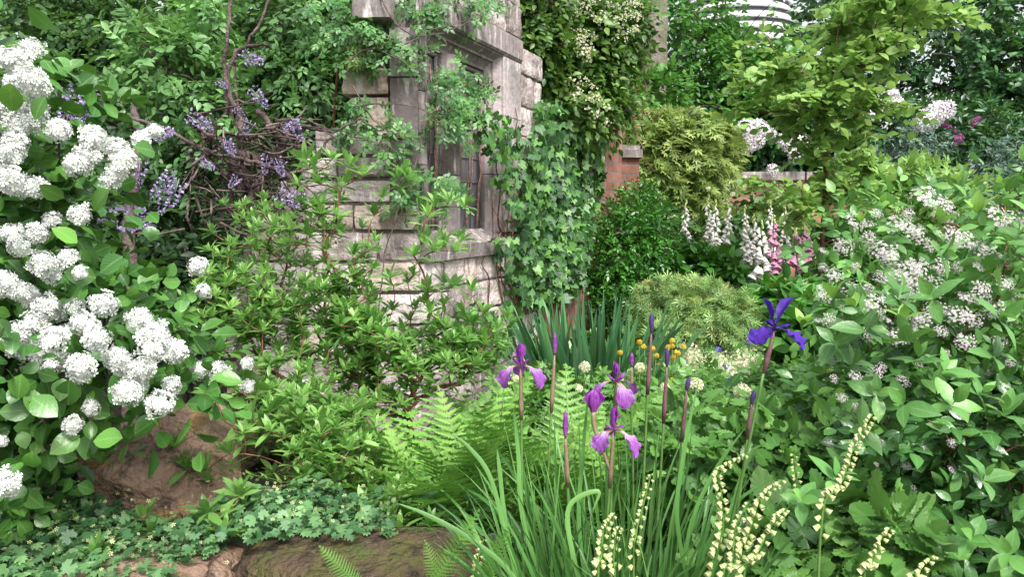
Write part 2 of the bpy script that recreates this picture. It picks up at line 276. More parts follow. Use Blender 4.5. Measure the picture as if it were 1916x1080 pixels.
def brickmat():
    m, t, N, L = M('red_brick'); g = N.new("ShaderNodeTexCoord"); sx = N.new("ShaderNodeSeparateXYZ"); L.new(g.outputs['Object'], sx.inputs[0])
    ad = N.new("ShaderNodeMath"); ad.operation = 'ADD'; L.new(sx.outputs[0], ad.inputs[0]); L.new(sx.outputs[1], ad.inputs[1])
    cx = N.new("ShaderNodeCombineXYZ"); L.new(ad.outputs[0], cx.inputs[0]); L.new(sx.outputs[2], cx.inputs[1])
    b = N.new("ShaderNodeTexBrick"); L.new(cx.outputs[0], b.inputs['Vector']); b.inputs['Scale'].default_value = 1
    b.inputs['Brick Width'].default_value = 0.225; b.inputs['Row Height'].default_value = 0.075; b.inputs['Mortar Size'].default_value = 0.006
    b.inputs['Color1'].default_value = (0.26, 0.10, 0.075, 1); b.inputs['Color2'].default_value = (0.38, 0.18, 0.13, 1); b.inputs['Mortar'].default_value = (0.22, 0.18, 0.16, 1)
    no = N.new("ShaderNodeTexNoise"); no.inputs['Scale'].default_value = 6; no.inputs['Detail'].default_value = 5; L.new(g.outputs['Object'], no.inputs['Vector'])
    mr = N.new("ShaderNodeMapRange"); L.new(no.outputs['Fac'], mr.inputs[0]); mr.inputs[1].default_value = 0.3; mr.inputs[2].default_value = 0.7; mr.inputs[3].default_value = 0.5; mr.inputs[4].default_value = 1.3
    hv = N.new("ShaderNodeHueSaturation"); L.new(b.outputs['Color'], hv.inputs['Color']); L.new(mr.outputs[0], hv.inputs['Value'])
    p = N.new("ShaderNodeBsdfPrincipled"); L.new(hv.outputs[0], p.inputs['Base Color']); p.inputs['Roughness'].default_value = 0.85
    bp = N.new("ShaderNodeBump"); bp.inputs['Strength'].default_value = 0.6; bp.inputs['Distance'].default_value = 0.008; bp.invert = True; L.new(b.outputs['Fac'], bp.inputs['Height']); L.new(bp.outputs[0], p.inputs['Normal'])
    o = N.new("ShaderNodeOutputMaterial"); L.new(p.outputs[0], o.inputs[0]); return m
m_brick = brickmat()

# ------------------------------------------------------------------ templates (verts, tris, quads, tu, tx); leaf axis +Y, normal +Z, length 1
def E3(a): return np.array(a, int).reshape(-1, 3)
def E4(a): return np.array(a, int).reshape(-1, 4)
def leaf_t(k=4, wd=0.5, bend=0.2, fold=0.25, pk=0.42, sharp=1.0, wave=0.0):
    V = []; U = []; X = []
    def wf(y):
        a = (y / pk) if y < pk else (1 - y) / (1 - pk)
        return 0.5 * wd * (math.sin(a * math.pi / 2) ** (0.8 if y < pk else sharp))
    for i in range(k + 1):
        y = i / k; z = -bend * y * y
        if i in (0, k): V.append((0, y, z)); U.append(y); X.append(0)
        else:
            h = wf(y); wv = wave * math.sin(i * 2.4)
            V += [(-h, y, z + fold * h + wv), (0, y, z), (h, y, z + fold * h - wv)]; U += [y] * 3; X += [-1, 0, 1]
    t = [(0, 2, 1), (0, 3, 2)]; q = []
    for i in range(1, k - 1):
        a = 1 + (i - 1) * 3; b = a + 3
        q += [(a, a + 1, b + 1, b), (a + 1, a + 2, b + 2, b + 1)]
    a = 1 + (k - 2) * 3; e = len(V) - 1
    t += [(a, a + 1, e), (a + 1, a + 2, e)]
    return np.array(V, float), E3(t), E4(q), np.array(U, float), np.array(X, float)
def diamond(wd=0.5, bend=0.12, pk=0.45, fold=0.2):
    V = np.array([(0, 0, 0), (-wd / 2, pk, fold * wd / 2 - bend * .25), (0, 1, -bend), (wd / 2, pk, fold * wd / 2 - bend * .25)])
    return V, E3([(0, 2, 1), (0, 3, 2)]), E4([]), np.array([0, .5, 1, .5]), np.array([0, -1, 0, 1.])
def hexleaf(wd=0.6, bend=0.15):
    V = np.array([(0, 0, 0), (-wd * .42, .28, .03), (-wd * .42, .66, -bend * .4), (0, 1, -bend), (wd * .42, .66, -bend * .4), (wd * .42, .28, .03), (0, .45, -.06)])
    return V, E3([(6, 1, 0), (6, 2, 1), (6, 3, 2), (6, 4, 3), (6, 5, 4), (6, 0, 5)]), E4([]), np.array([0, .3, .6, 1, .6, .3, .45]), np.array([0, -1, -1, 0, 1, 1, 0.])
def radial_t(rf, n=22, a0=-155, a1=155, cup=0.1, cy=0.28):
    V = [(0, cy, 0)]; U = [0.3]; X = [0]
    for i in range(n):
        th = math.radians(a0 + (a1 - a0) * i / (n - 1)); r = rf(math.degrees(th))
        V.append((r * math.sin(th), cy + r * math.cos(th), cup * r * (1 if i % 2 else -0.6))); U.append(0.3 + r * math.cos(th)); X.append(math.sin(th))
    t = [(0, i + 1, i) for i in range(1, n)]
    return np.array(V, float), E3(t), E4([]), np.array(U, float), np.array(X, float)
def ivy_rf(d):
    a = abs(d); pts = [(0, .72), (26, .36), (58, .56), (88, .33), (118, .44), (155, .22)]
    for (x0, y0), (x1, y1) in zip(pts, pts[1:]):
        if a <= x1: return y0 + (y1 - y0) * (a - x0) / (x1 - x0)
    return .2
T_ivy = radial_t(ivy_rf, 13, -155, 155, 0.08, 0.3)
T_ger = radial_t(lambda d: 0.5 + 0.17 * math.cos(math.radians(d) * 360 / 52), 25, -150, 150, 0.14, 0.35)
T_alch = radial_t(lambda d: 0.5 + 0.09 * math.cos(math.radians(d) * 360 / 42), 17, -160, 160, 0.16, 0.3)
def palm_t(n=7, wd=0.16, spread=200, k=0.75):
    V = []; Q = []; U = []; X = []
    for i in range(n):
        a = math.radians(-spread / 2 + spread * i / (n - 1)); L = 1 - 0.42 * abs(i - (n - 1) / 2) / ((n - 1) / 2)
        c, s_ = math.cos(a), math.sin(a); o = len(V)
        for (x, y, z) in ((0, 0, 0), (-wd * L / 2 * 1.1, .5 * L, .02), (0, L, -.12 * L), (wd * L / 2 * 1.1, .5 * L, .02)):
            V.append((x * c + y * s_, y * c - x * s_, z)); U.append(y); X.append(x)
        Q.append((o, o + 3, o + 2, o + 1))
    return np.array(V, float), E3([]), E4(Q), np.array(U, float), np.array(X, float)
def tooth_rf(d):
    a = math.radians(abs(d)); r = .30 + .20 * max(0, math.cos(a)) ** 2 + (.08 if abs(d) < 12 else 0)
    return r * (1.07 if int(abs(d) / 11) % 2 == 0 else .93)
T_tooth = radial_t(tooth_rf, 31, -165, 165, 0.10, 0.42)
T_maple = palm_t(7, 0.24, 230); T_dis = palm_t(7, 0.15, 250)
def tern_t():
    """three to five toothed leaflets (climber, meadow-rue like)"""
    Tl = leaf_t(4, .55, .2, .2); V = []; Tt = []; Q = []; U = []; X = []
    for (a, L, y0, x0) in ((0, .5, .5, 0), (-70, .42, .34, 0), (70, .42, .34, 0), (-62, .36, .12, 0), (62, .36, .12, 0)):
        a = math.radians(a); o = len(V)
        for p in Tl[0]:
            x, y, z = p * L; V.append((x * math.cos(a) + y * math.sin(a), y0 + y * math.cos(a) - x * math.sin(a), z))
        Tt += [tuple(np.array(f) + o) for f in Tl[1]]; Q += [tuple(np.array(f) + o) for f in Tl[2]]; U += list(Tl[3]); X += list(Tl[4])
    return np.array(V, float), E3(Tt), E4(Q), np.array(U, float), np.array(X, float)
T_tern = tern_t()
def fern_t(npair=18, npin=7, bend=0.55):
    V = []; Q = []; U = []; X = []
    for i in range(npair):
        t = (i + 0.5) / npair; y = 0.06 + t * 0.94
        Lp = 0.165 * (math.sin(math.pi * min(1, (t * 0.80 + 0.20))) ** 0.8)
        c = np.array([0, y, -bend * y * y + 0.12 * y])
        for sg in (-1, 1):
            d = nrm(np.array([sg * math.cos(0.38), math.sin(0.38), -0.14 - .1 * rng.random()])); fwd = np.array([0, 1, -bend * y])
            nn = nrm(np.cross(d, fwd)); sd = nrm(np.cross(nn, d))
            W = 0.5 / npair * 0.80; rows = 2 * npin + 1; o = len(V)
            for j in range(rows):                # one toothed pinna, tapering to its tip
                u = j / (rows - 1); hw = W * (1 - u) ** .75 * (1.0 if j % 2 else .52) + .0006
                m_ = c + d * Lp * u - nn * 0.02 * u * u * (1 if i % 2 else .4); sh = d * W * .35 * (1 if j % 2 else 0)
                V += [m_ + sd * hw + sh, m_ + nn * hw * .25, m_ - sd * hw + sh]; U += [t] * 3; X += [-u, 0, u]
                if j: a = o + 3 * (j - 1); Q += [(a, a + 1, a + 4, a + 3), (a + 1, a + 2, a + 5, a + 4)]
    k = len(V)
    for i in range(13):                        # rachis
        y = i / 12; c = np.array([0, y, -bend * y * y + .12 * y]); r = 0.006 * (1 - .7 * y)
        V += [c + (-r, 0, 0), c + (r, 0, 0)]; U += [-1, -1]; X += [0, 0]
        if i: Q.append((k + 2 * i - 2, k + 2 * i - 1, k + 2 * i + 1, k + 2 * i))
    return np.array(V, float), E3([]), E4(Q), np.array(U, float), np.array(X, float)
def floret_t(n=5, wd=0.75, cup=0.15, two=False):
    V = [(0, 0, 0)]; T = []; U = [0]; X = [0]
    for i in range(n):
        a = 2 * math.pi * i / n; o = len(V)
        for (da, r, z) in ((-wd * .42, .62, cup * .8), (-wd * .3, .95, cup), (wd * .3, 1., cup), (wd * .42, .6, cup * .7)):
            V.append((r * math.sin(a + da), r * math.cos(a + da), z)); U.append(r); X.append(da)
        T += [(0, o, o + 1), (0, o + 1, o + 2), (0, o + 2, o + 3)]
    return np.array(V, float), E3(T), E4([]), np.array(U, float), np.array(X, float)
T_flo = floret_t(); T_flo4 = floret_t(4, 0.9, .2)
def bell_t(L=1.0, r0=.16, r1=.36, fl=.52, sides=8):
    """hanging bell along -Y: closed top at 0, mouth flared"""
    V = []; Q = []; U = []; X = []
    rings = [(0, .05), (-.12 * L, r0), (-.5 * L, r1 * .85), (-.85 * L, r1), (-L, fl)]
    for i, (y, r) in enumerate(rings):
        for s_ in range(sides):
            a = 2 * math.pi * s_ / sides; rr = r * (1 + (0.16 * math.cos(a * 4) if i == 4 else 0))
            V.append((rr * math.cos(a), y + (0.08 * math.sin(a) if i == 4 else 0), rr * math.sin(a))); U.append(i / 4); X.append(a)
    for i in range(4):
        for s_ in range(sides):
            a = i * sides + s_; b = i * sides + (s_ + 1) % sides; Q.append((a, b, b + sides, a + sides))
    return np.array(V, float), E3([]), E4(Q), np.array(U, float), np.array(X, float)
def ball_t(k=6, m=8, sq=1.0):
    V = [(0, 0, sq * .5)]; T = []; Q = []
    for i in range(1, k):
        th = math.pi * i / k
        for j in range(m): V.append((.5 * math.sin(th) * math.cos(2 * math.pi * j / m), .5 * math.sin(th) * math.sin(2 * math.pi * j / m), sq * .5 * math.cos(th)))
    V.append((0, 0, -sq * .5)); e = len(V) - 1
    for j in range(m):
        T.append((0, 1 + j, 1 + (j + 1) % m)); T.append((e, e - m + (j + 1) % m, e - m + j))
        for i in range(k - 2):
            a = 1 + i * m + j; b = 1 + i * m + (j + 1) % m; Q.append((a, a + m, b + m, b))
    V = np.array(V); return V, E3(T), E4(Q), V[:, 2] + .5, V[:, 0]

# ------------------------------------------------------------------ tubes and branching
def tube(b, pts, rad, sides=7, rnd=.5, knob=0.0):
    pts = np.asarray(pts, float); n = len(pts); rad = np.broadcast_to(rad, (n,)) if np.ndim(rad) else np.full(n, rad)
    tg = nrm(np.gradient(pts, axis=0)); ref = np.array([0.31, 0.22, 0.93]); V = []
    x = nrm(np.cross(tg[0], ref))
    for i in range(n):
        x = nrm(x - tg[i] * (x @ tg[i])); y = np.cross(tg[i], x)
        a = np.arange(sides) * 2 * math.pi / sides
        r = rad[i] * (1 + knob * rng.normal(size=sides))
        V.append(pts[i] + np.cos(a)[:, None] * x * r[:, None] + np.sin(a)[:, None] * y * r[:, None])
    Q = []
    for i in range(n - 1):
        for s_ in range(sides):
            a = i * sides + s_; c = i * sides + (s_ + 1) % sides; Q.append((a, c, c + sides, a + sides))
    V = np.concatenate(V); o = len(V); V = np.vstack([V, pts[0], pts[-1]])
    Tt = [(o, (s_ + 1) % sides, s_) for s_ in range(sides)] + [(o + 1, (n - 1) * sides + s_, (n - 1) * sides + (s_ + 1) % sides) for s_ in range(sides)]
    b.raw(V, Q, Tt, rnd, u=np.concatenate([np.repeat(np.linspace(0, 1, n), sides), [0, 1]]))
def smooth_path(ctrl, k=6, wig=0.0):
    c = np.asarray(ctrl, float); c = np.vstack([2 * c[0] - c[1], c, 2 * c[-1] - c[-2]]); out = []
    for i in range(1, len(c) - 2):
        for j in range(k):
            t = j / k; p0, p1, p2, p3 = c[i - 1:i + 3]
            out.append(.5 * ((2 * p1) + (-p0 + p2) * t + (2 * p0 - 5 * p1 + 4 * p2 - p3) * t * t + (-p0 + 3 * p1 - 3 * p2 + p3) * t ** 3))
    out.append(c[-2]); out = np.array(out)
    if wig: out[1:-1] += rng.normal(size=out[1:-1].shape) * wig
    return out
def grow(roots, tips, alpha=.35, sub=3, wig=.06, arch=.08):
    nodes = [np.array(r, float) for r in roots]; par = [-1] * len(nodes); pl = [0.0] * len(nodes)
    c0 = nodes[0]; order = np.argsort(np.linalg.norm(tips - c0, axis=1)); tipi = np.zeros(len(tips), int)
    N_ = np.zeros((len(roots) + len(tips) * sub, 3)); N_[:len(nodes)] = nodes; PL = np.zeros(len(N_)); n = len(nodes)
    for ti in order:
        t = tips[ti]; d = np.linalg.norm(N_[:n] - t, axis=1)
        pen = np.maximum(0, N_[:n, 2] - t[2]) * 0.8
        j = int(np.argmin(d + alpha * PL[:n] + pen)); p0 = N_[j].copy(); L = d[j]; last = j
        off = rng.normal(size=3) * wig * L; off[2] += arch * L
        for s_ in range(1, sub + 1):
            u = s_ / sub; p = p0 + (t - p0) * u + off * math.sin(math.pi * u)
            N_[n] = p; par.append(last); PL[n] = PL[last] + L / sub; last = n; n += 1
        tipi[ti] = last
    return N_[:n], np.array(par), tipi
def branches(b, nodes, par, r0=.0015, ex=2.3, sides=5, rmax=1):
    n = len(nodes); acc = np.zeros(n); ch = np.zeros(n)
    for i in range(n - 1, -1, -1):
        r = max(r0, acc[i] ** (1 / ex)) if acc[i] > 0 else r0
        ch[i] = r
        if par[i] >= 0: acc[par[i]] += r ** ex
    ch = np.minimum(ch, rmax)
    i = np.where(par >= 0)[0]; p0 = nodes[par[i]]; p1 = nodes[i]; r1 = ch[i]; ra = np.minimum(ch[par[i]], r1 * 1.3)
    d = nrm(p1 - p0); x = nrm(np.cross(d, np.array([.3, .25, .9]))); y = np.cross(d, x); a = np.arange(sides) * 2 * math.pi / sides
    rg = np.cos(a)[None, :, None] * x[:, None] + np.sin(a)[None, :, None] * y[:, None]
    V = np.concatenate([p0[:, None] + rg * ra[:, None, None], p1[:, None] + rg * r1[:, None, None]], axis=1).reshape(-1, 3)
    q = np.array([(s_, (s_ + 1) % sides, (s_ + 1) % sides + sides, s_ + sides) for s_ in range(sides)])
    Q = (q[None] + (np.arange(len(i)) * 2 * sides)[:, None, None]).reshape(-1, 4)
    b.raw(V, Q, rnd=np.repeat(rng.random(len(i)), 2 * sides))

# ------------------------------------------------------------------ leaf arrangement
def ell(els, n, inner=.45):
    """sample points in ellipsoids given as (px,py,depth,rx_px,ry_px,rdepth_m[,weight])"""
    e = np.array([tuple(x[:6]) + ((x[6],) if len(x) > 6 else (1.,)) for x in els], float)
    wt = e[:, 3] * e[:, 4] * e[:, 6] * e[:, 2] ** 0; wt /= wt.sum(); k = rng.choice(len(e), n, p=wt); e = e[k]
    u = rdir(n); r = inner + (1 - inner) * rng.random(n) ** .6
    c = P(e[:, 0], e[:, 1], e[:, 2]); R = np.stack([e[:, 3] * e[:, 2] / F, e[:, 5], e[:, 4] * e[:, 2] / F], 1)
    return c + u * R * r[:, None], nrm(u / R)
def tips_in(els, n, inner=.2):
    return ell(els, n, inner)[0]
def sprays(b, base, d, n, L, m, size, T, ang=50, droop=.25, flat=.35):
    k = len(base); L = np.broadcast_to(L, (k,)); size = np.broadcast_to(size, (k,)); rn = rng.random(k)
    side = nrm(np.cross(d, n))
    for j in range(m):
        t = (j + .6) / m; p = base + d * (L * t)[:, None] - UP * (L * droop * t * t)[:, None]
        s_ = 1 if j % 2 else -1; a = math.radians(ang if j < m - 1 else 5)
        dd = nrm(d * math.cos(a) + side * s_ * math.sin(a) - UP * .25 * droop + rng.normal(size=(k, 3)) * .2)
        nn = nrm(n + rng.normal(size=(k, 3)) * flat)
        b.add(T, p, frames(dd, nn), size * (.75 + .5 * rng.random(k)), np.clip(rn * .55 + rng.random(k) * .45, 0, 1))
def rosettes(b, pos, ax, m, size, T, elev=30, rnd=None):
    k = len(pos); x = nrm(np.cross(ax, rdir(k))); y = np.cross(ax, x); rn = rng.random(k) if rnd is None else rnd; ph = rng.random(k) * 6.28
    for j in range(m):
        a = ph + j * 2 * math.pi / m + rng.normal(size=k) * .25; e = np.radians(elev + rng.normal(size=k) * 16 + (18 if j % 2 else -8))
        rad = x * np.cos(a)[:, None] + y * np.sin(a)[:, None]
        d = rad * np.cos(e)[:, None] + ax * np.sin(e)[:, None]; nn = ax * np.cos(e)[:, None] - rad * np.sin(e)[:, None]
        b.add(T, pos, frames(d, nn + rng.normal(size=(k, 3)) * .15), size * (.7 + .5 * rng.random(k)), np.clip(rn * .6 + rng.random(k) * .4, 0, 1))
def crown(b, els, nspray, L, m, size, T, inner=.45, droop=.25, upn=.8, ang=50, holes=(), flat=.35, outw=1.0):
    p, o = ell(els, nspray, inner)
    if holes:
        holes = [(a_, b_, c_ * .72, d_ * .72) for a_, b_, c_, d_ in holes]
        x, y, _ = proj(p); keep = np.ones(len(p), bool)
        for (hx, hy, hrx, hry) in holes: keep &= ~((((x - hx) / hrx) ** 2 + ((y - hy) / hry) ** 2 < 1) & (rng.random(len(p)) < .93))
        p, o = p[keep], o[keep]
    d = nrm(o * outw + rng.normal(size=p.shape) * .55); n = nrm(UP * upn + o * .7 + rng.normal(size=p.shape) * .4)
    sprays(b, p, d, n, L * (.7 + .6 * rng.random(len(p))), m, size * (.8 + .4 * rng.random(len(p))), T, ang, droop, flat)
    return p

T_l5 = leaf_t(5, .62, .2, .22, .45); T_l4 = leaf_t(4, .5, .2, .25); T_az = leaf_t(4, .29, .16, .3, .58, 1.0); T_round = leaf_t(6, .78, .22, .16, .45, .8, .015)
T_curl = leaf_t(6, .66, -.22, .55, .5, .8, .03); T_lance = leaf_t(6, .50, .24, .22, .45, 1.0, .012); T_d = diamond(.55); T_dn = diamond(.4, .2); T_h = hexleaf(.62); T_hb = hexleaf(.8)

# ================================================================== SETTING: ground
def ground():
    xs = np.concatenate([np.linspace(-90, -6, 12), np.linspace(-5.5, 7, 90), np.linspace(8, 90, 12)])
    ys = np.concatenate([np.linspace(-90, -3, 8), np.linspace(-2.5, 12, 110), np.linspace(13, 150, 14)])
    X, Y = np.meshgrid(xs, ys); Z = gz(X, Y) + .012 * np.sin(X * 23 + Y * 5) * np.sin(Y * 19 - X * 7)
    V = np.stack([X, Y, Z], -1).reshape(-1, 3); nx = len(xs); ny = len(ys)
    i, j = np.meshgrid(np.arange(nx - 1), np.arange(ny - 1)); a = (j * nx + i).ravel()
    b = B(); b.raw(V, np.stack([a, a + 1, a + 1 + nx, a + nx], 1)); return single(b, 'ground', m_soil, '', '', kind='structure')
ground()

# ================================================================== SETTING: ruined stone wall with window
K = np.array([P(787, 400, 3.3)[0], 3.3 * math.cos(TILT) + 0.0, 0.0]); K[1] = P(787, 400, 3.3)[1]
WD = np.array([.389, .921, 0]); WN = np.array([.921, -.389, 0])
def wp(s_, out, z): return K + WD * s_ + WN * out + UP * z
def ywall(px):                              # s on window wall seen at image column px
    t = (px - 958) / F; return (t * K[1] - K[0]) / (WD[0] - t * WD[1])
def rbox_t(n=7, r=.16):
    V = []; Q = []; ix = {}
    lin = np.linspace(-1, 1, n + 1)
    for ax in range(3):
        for sg in (-1, 1):
            o = len(V)
            for i in range(n + 1):
                for j in range(n + 1):
                    p = [0, 0, 0]; p[ax] = sg; p[(ax + 1) % 3] = lin[i]; p[(ax + 2) % 3] = lin[j]; V.append(p)
            for i in range(n):
                for j in range(n):
                    a = o + i * (n + 1) + j; f = (a, a + n + 1, a + n + 2, a + 1); Q.append(f if sg > 0 else f[::-1])
    return np.array(V, float), E4(Q)
RBV, RBQ = rbox_t()
def hnoise(p, sc):
    q = p * sc; return (np.sin(q[:, 0] * 1.7 + np.sin(q[:, 1] * 2.3 + 1.1)) + np.sin(q[:, 1] * 1.9 + np.sin(q[:, 2] * 2.1 + 2.3)) + np.sin(q[:, 2] * 2.2 + np.sin(q[:, 0] * 1.3 + .7))) / 3
def block(b, c, ax, ay, az, hx, hy, hz, r=.018, amp=.006, rnd=None):
    h = np.array([hx, hy, hz]); r = min(r, h.min() * .6); q = RBV * h; cl = np.clip(q, -(h - r), h - r); dv = q - cl
    L = np.linalg.norm(dv, axis=1, keepdims=True); q = np.where(L > 1e-9, cl + dv / np.maximum(L, 1e-9) * r, q)
    seed = rng.random(3) * 50; W = q[:, :1] * ax + q[:, 1:2] * ay + q[:, 2:] * az
    disp = hnoise(W + seed, 30) * amp + hnoise(W + seed, 75) * amp * .5
    W = W + nrm(W) * disp[:, None] + c
    b.raw(W, RBQ, rnd=rng.random() if rnd is None else rnd)
wall = thing('ruined_stone_wall', 'ruined stone wall with stepped broken end and mullioned window, ivy climbing over it', 'wall', K)
bb = B(); bf = B(); core = B()
TH = .17
def course_w(z0, z1, s0, s1, bld=bb):
    s_ = s0
    while s_ < s1 - .02:
        wdt = min(rng.uniform(.17, .33), s1 - s_)
        if s1 - s_ - wdt < .09: wdt = s1 - s_
        block(bld, wp(s_ + wdt / 2, -TH + rng.uniform(0, .014), (z0 + z1) / 2), WD, WN, UP, wdt / 2 - .003, TH, (z1 - z0) / 2 - .003, r=.012, amp=.008)
        s_ += wdt
zs = [-.05, .12, .27, .45, .60, .75, .885]
for z0, z1 in zip(zs, zs[1:]): course_w(z0, z1, .02, 1.15)
zs2 = [-.05, .15, .33, .5, .68, .86, 1.02, 1.2, 1.36, 1.55, 1.72, 1.9, 2.05]
for z0, z1 in zip(zs2, zs2[1:]): course_w(z0, z1, 1.152 if z0 > .85 else 1.152, 1.5)
for z0, z1 in ((2.085, 2.26), (2.262, 2.42), (2.422, 2.6)): course_w(z0, z1, .02, 1.17)
# stepped left part, faces the camera
LX = np.array([-1.0, .05, 0]); LX /= np.linalg.norm(LX); LN = np.array([-.05, -1, 0.0]); LN /= np.linalg.norm(LN)
def course_l(z0, z1, x0, x1, bld=None):
    s_ = x0
    while s_ < x1 - .02:
        wdt = min(rng.uniform(.16, .30), x1 - s_)
        if x1 - s_ - wdt < .09: wdt = x1 - s_
        block(bld or (bf if rng.random() < .22 else bb), K + LX * (s_ + wdt / 2) - LN * (TH - rng.uniform(0, .018)) + UP * (z0 + z1) / 2, LX, -LN, UP, wdt / 2 - .004, TH, (z1 - z0) / 2 - .004, r=.013, amp=.009)
        s_ += wdt
def zpx(py, Y=3.3): return CAMZ + (400 - py) / F * Y
for (y1, y0, xe, x0) in ((130, 182, 640, .13), (182, 240, 655, .13), (240, 292, 590, .13), (292, 335, 560, .13), (335, 380, 520, .13), (380, 432, 468, 0), (432, 490, 455, 0), (490, 548, 430, 0), (548, 610, 420, 0), (610, 680, 400, 0), (680, 750, 400, 0), (750, 850, 400, 0)):
    course_l(zpx(y0), zpx(y1) - .002, x0, (787 - xe) / F * 3.3, bf if y1 < 200 else None)
part(bb, 'stonework', m_block, wall); part(bf, 'buff_stonework', m_buff, wall)
# corner pier of dressed stone left of the window, and the tall block above
pr = B()
for (ya, yb) in ((60, 150), (150, 262), (262, 385)):
    block(pr, K + LX * .064 - LN * .12 + UP * (zpx(ya) + zpx(yb)) / 2, LX, -LN, UP, .062, .135, (zpx(ya) - zpx(yb)) / 2 - .002, r=.006, amp=.002)
part(pr, 'window_pier', m_stone, wall)
tb = B(); block(tb, K + LX * .185 - LN * .05 + UP * (zpx(52) + .25), LX, -LN, UP, .083, .14, .25, r=.008, amp=.003)
block(tb, K + LX * .06 - LN * .16 + UP * (zpx(60) + .27), LX, -LN, UP, .06, .14, .27, r=.008, amp=.003)
part(tb, 'upper_block', m_stone, wall)
def prism(b, poly, f0, f1, rnd=.5, k=1, noise=.0):
    """extrude polygon; f(p, t) -> world"""
    n = len(poly); V = [f0(p) for p in poly] + [f1(p) for p in poly]; Q = [(i, (i + 1) % n, (i + 1) % n + n, i + n) for i in range(n)]
    T = [(0, i + 1, i) for i in range(1, n - 1)] + [(n, n + i, n + i + 1) for i in range(1, n - 1)]
    b.raw(np.array(V), Q, T, rnd)
zt = 2.08
lin = B(); lp = [(.014, zt), (.014, 1.972), (.002, 1.960), (-.008, 1.960), (-.008, 1.952), (-.045, 1.930), (-.045, 1.918), (-.058, 1.918), (-.085, 1.885), (-.085, 1.87), (-.3, 1.87), (-.3, zt)]
prism(lin, lp, lambda p: wp(.0, p[0], p[1]), lambda p: wp(1.165, p[0], p[1])); part(lin, 'lintel', m_stone, wall, False)
def jamb(poly, z0, z1, rnd): 
    b = B(); zz = np.linspace(z0, z1, 4)
    for a_, c_ in zip(zz, zz[1:]): prism(b, poly, lambda p: wp(p[0], p[1], a_), lambda p: wp(p[0], p[1], c_ - .004), rng.random())
    return b
part(jamb([(1.15, .008), (1.15, -.3), (.855, -.3), (.855, -.085), (.866, -.075), (.880, -.058), (.880, -.046), (.890, -.046), (.915, -.012), (.915, .0), (.922, .008)], 1.0, 1.953, .5), 'jamb', m_stone, wall, False)
part(jamb([(.0, .008), (.05, .008), (.09, -.075), (.09, -.3), (.0, -.3)], 1.0, 1.953, .5), 'jamb', m_stone, wall, False)
part(jamb([(.355, -.08), (.385, -.03), (.445, -.03), (.475, -.08), (.475, -.16), (.355, -.16)], 1.0, 1.868, .4), 'mullion', m_stone, wall, False)
sb = B()
for (a_, c_) in ((.02, .42), (.425, .80), (.805, 1.16)):
    prism(sb, [(.03, .885), (.035, .955), (-.075, 1.02), (-.3, 1.02), (-.3, .885)], lambda p: wp(a_, p[0], p[1]), lambda p: wp(c_, p[0], p[1]), rng.random())
part(sb, 'window_sill', m_stone, wall, False)
for (a_, c_) in ((.09, .355), (.475, .855)):
    g = B(); prism(g, [(a_, -.118), (c_, -.118), (c_, -.124), (a_, -.124)], lambda p: wp(p[0], p[1], 1.02), lambda p: wp(p[0], p[1], 1.87))
    fr = B()
    for q in range(1, 7): tube(fr, [wp(a_, -.113, 1.02 + q * .125), wp(c_, -.113, 1.02 + q * .125)], .0025, 5)
    for q in (1, 2): tube(fr, [wp(a_ + (c_ - a_) * q / 3, -.113, 1.02), wp(a_ + (c_ - a_) * q / 3, -.113, 1.87)], .0025, 5)
    for s_ in (a_ + .008, c_ - .008): tube(fr, [wp(s_, -.108, 1.02), wp(s_, -.108, 1.87)], .010, 6)
    tube(fr, [wp(a_, -.108, 1.858), wp(c_, -.108, 1.858)], .012, 6)
    w_ = part(fr, 'window', m_stone, wall); part(g, 'pane', m_glass, w_, False)
    rb = B(); nb = 3
    for i in range(nb):
        s_ = a_ + (c_ - a_) * (i + .7) / (nb + .4)
        for q in range(2): tube(rb, smooth_path([wp(s_ + rng.normal() * .012, -.10, 1.03), wp(s_ + rng.normal() * .02, -.085, 1.4), wp(s_ + rng.normal() * .03, -.09, 1.8)], 5, .003), rng.uniform(.003, .006), 5)
    part(rb, 'dead_vine_stems', m_rust, w_)
cb = B()
prism(cb, [(.06, -.29), (1.14, -.29), (1.14, -.013), (.06, -.013)], lambda p: wp(p[0], p[1], -.1), lambda p: wp(p[0], p[1], .86))
prism(cb, [(1.2, -.29), (1.46, -.29), (1.46, -.013), (1.2, -.013)], lambda p: wp(p[0], p[1], -.1), lambda p: wp(p[0], p[1], 2.0))
prism(cb, [(.06, -.29), (1.14, -.29), (1.14, -.013), (.06, -.013)], lambda p: wp(p[0], p[1], 2.1), lambda p: wp(p[0], p[1], 2.56))
for (py, xe) in ((205, 665), (262, 620), (350, 560), (400, 500), (500, 460)):
    L_ = (787 - xe) / F * 3.3 ; a_ = K + LX * .02 - LN * .012; c_ = K + LX * L_ - LN * .012
    z1 = zpx(py); V = [a_ + UP * -.1, c_ + UP * -.1, c_ - LN * .25 + UP * -.1, a_ - LN * .25 + UP * -.1]; V += [v + UP * (z1 + .1) for v in V]
    off = -LN * (.001 * py / 100); V = [v + off for v in V]
    cb.raw(np.array(V), [(0, 1, 5, 4), (1, 2, 6, 5), (2, 3, 7, 6), (3, 0, 4, 7), (4, 5, 6, 7)])
part(cb, 'mortar_core', m_mortar, wall, False)

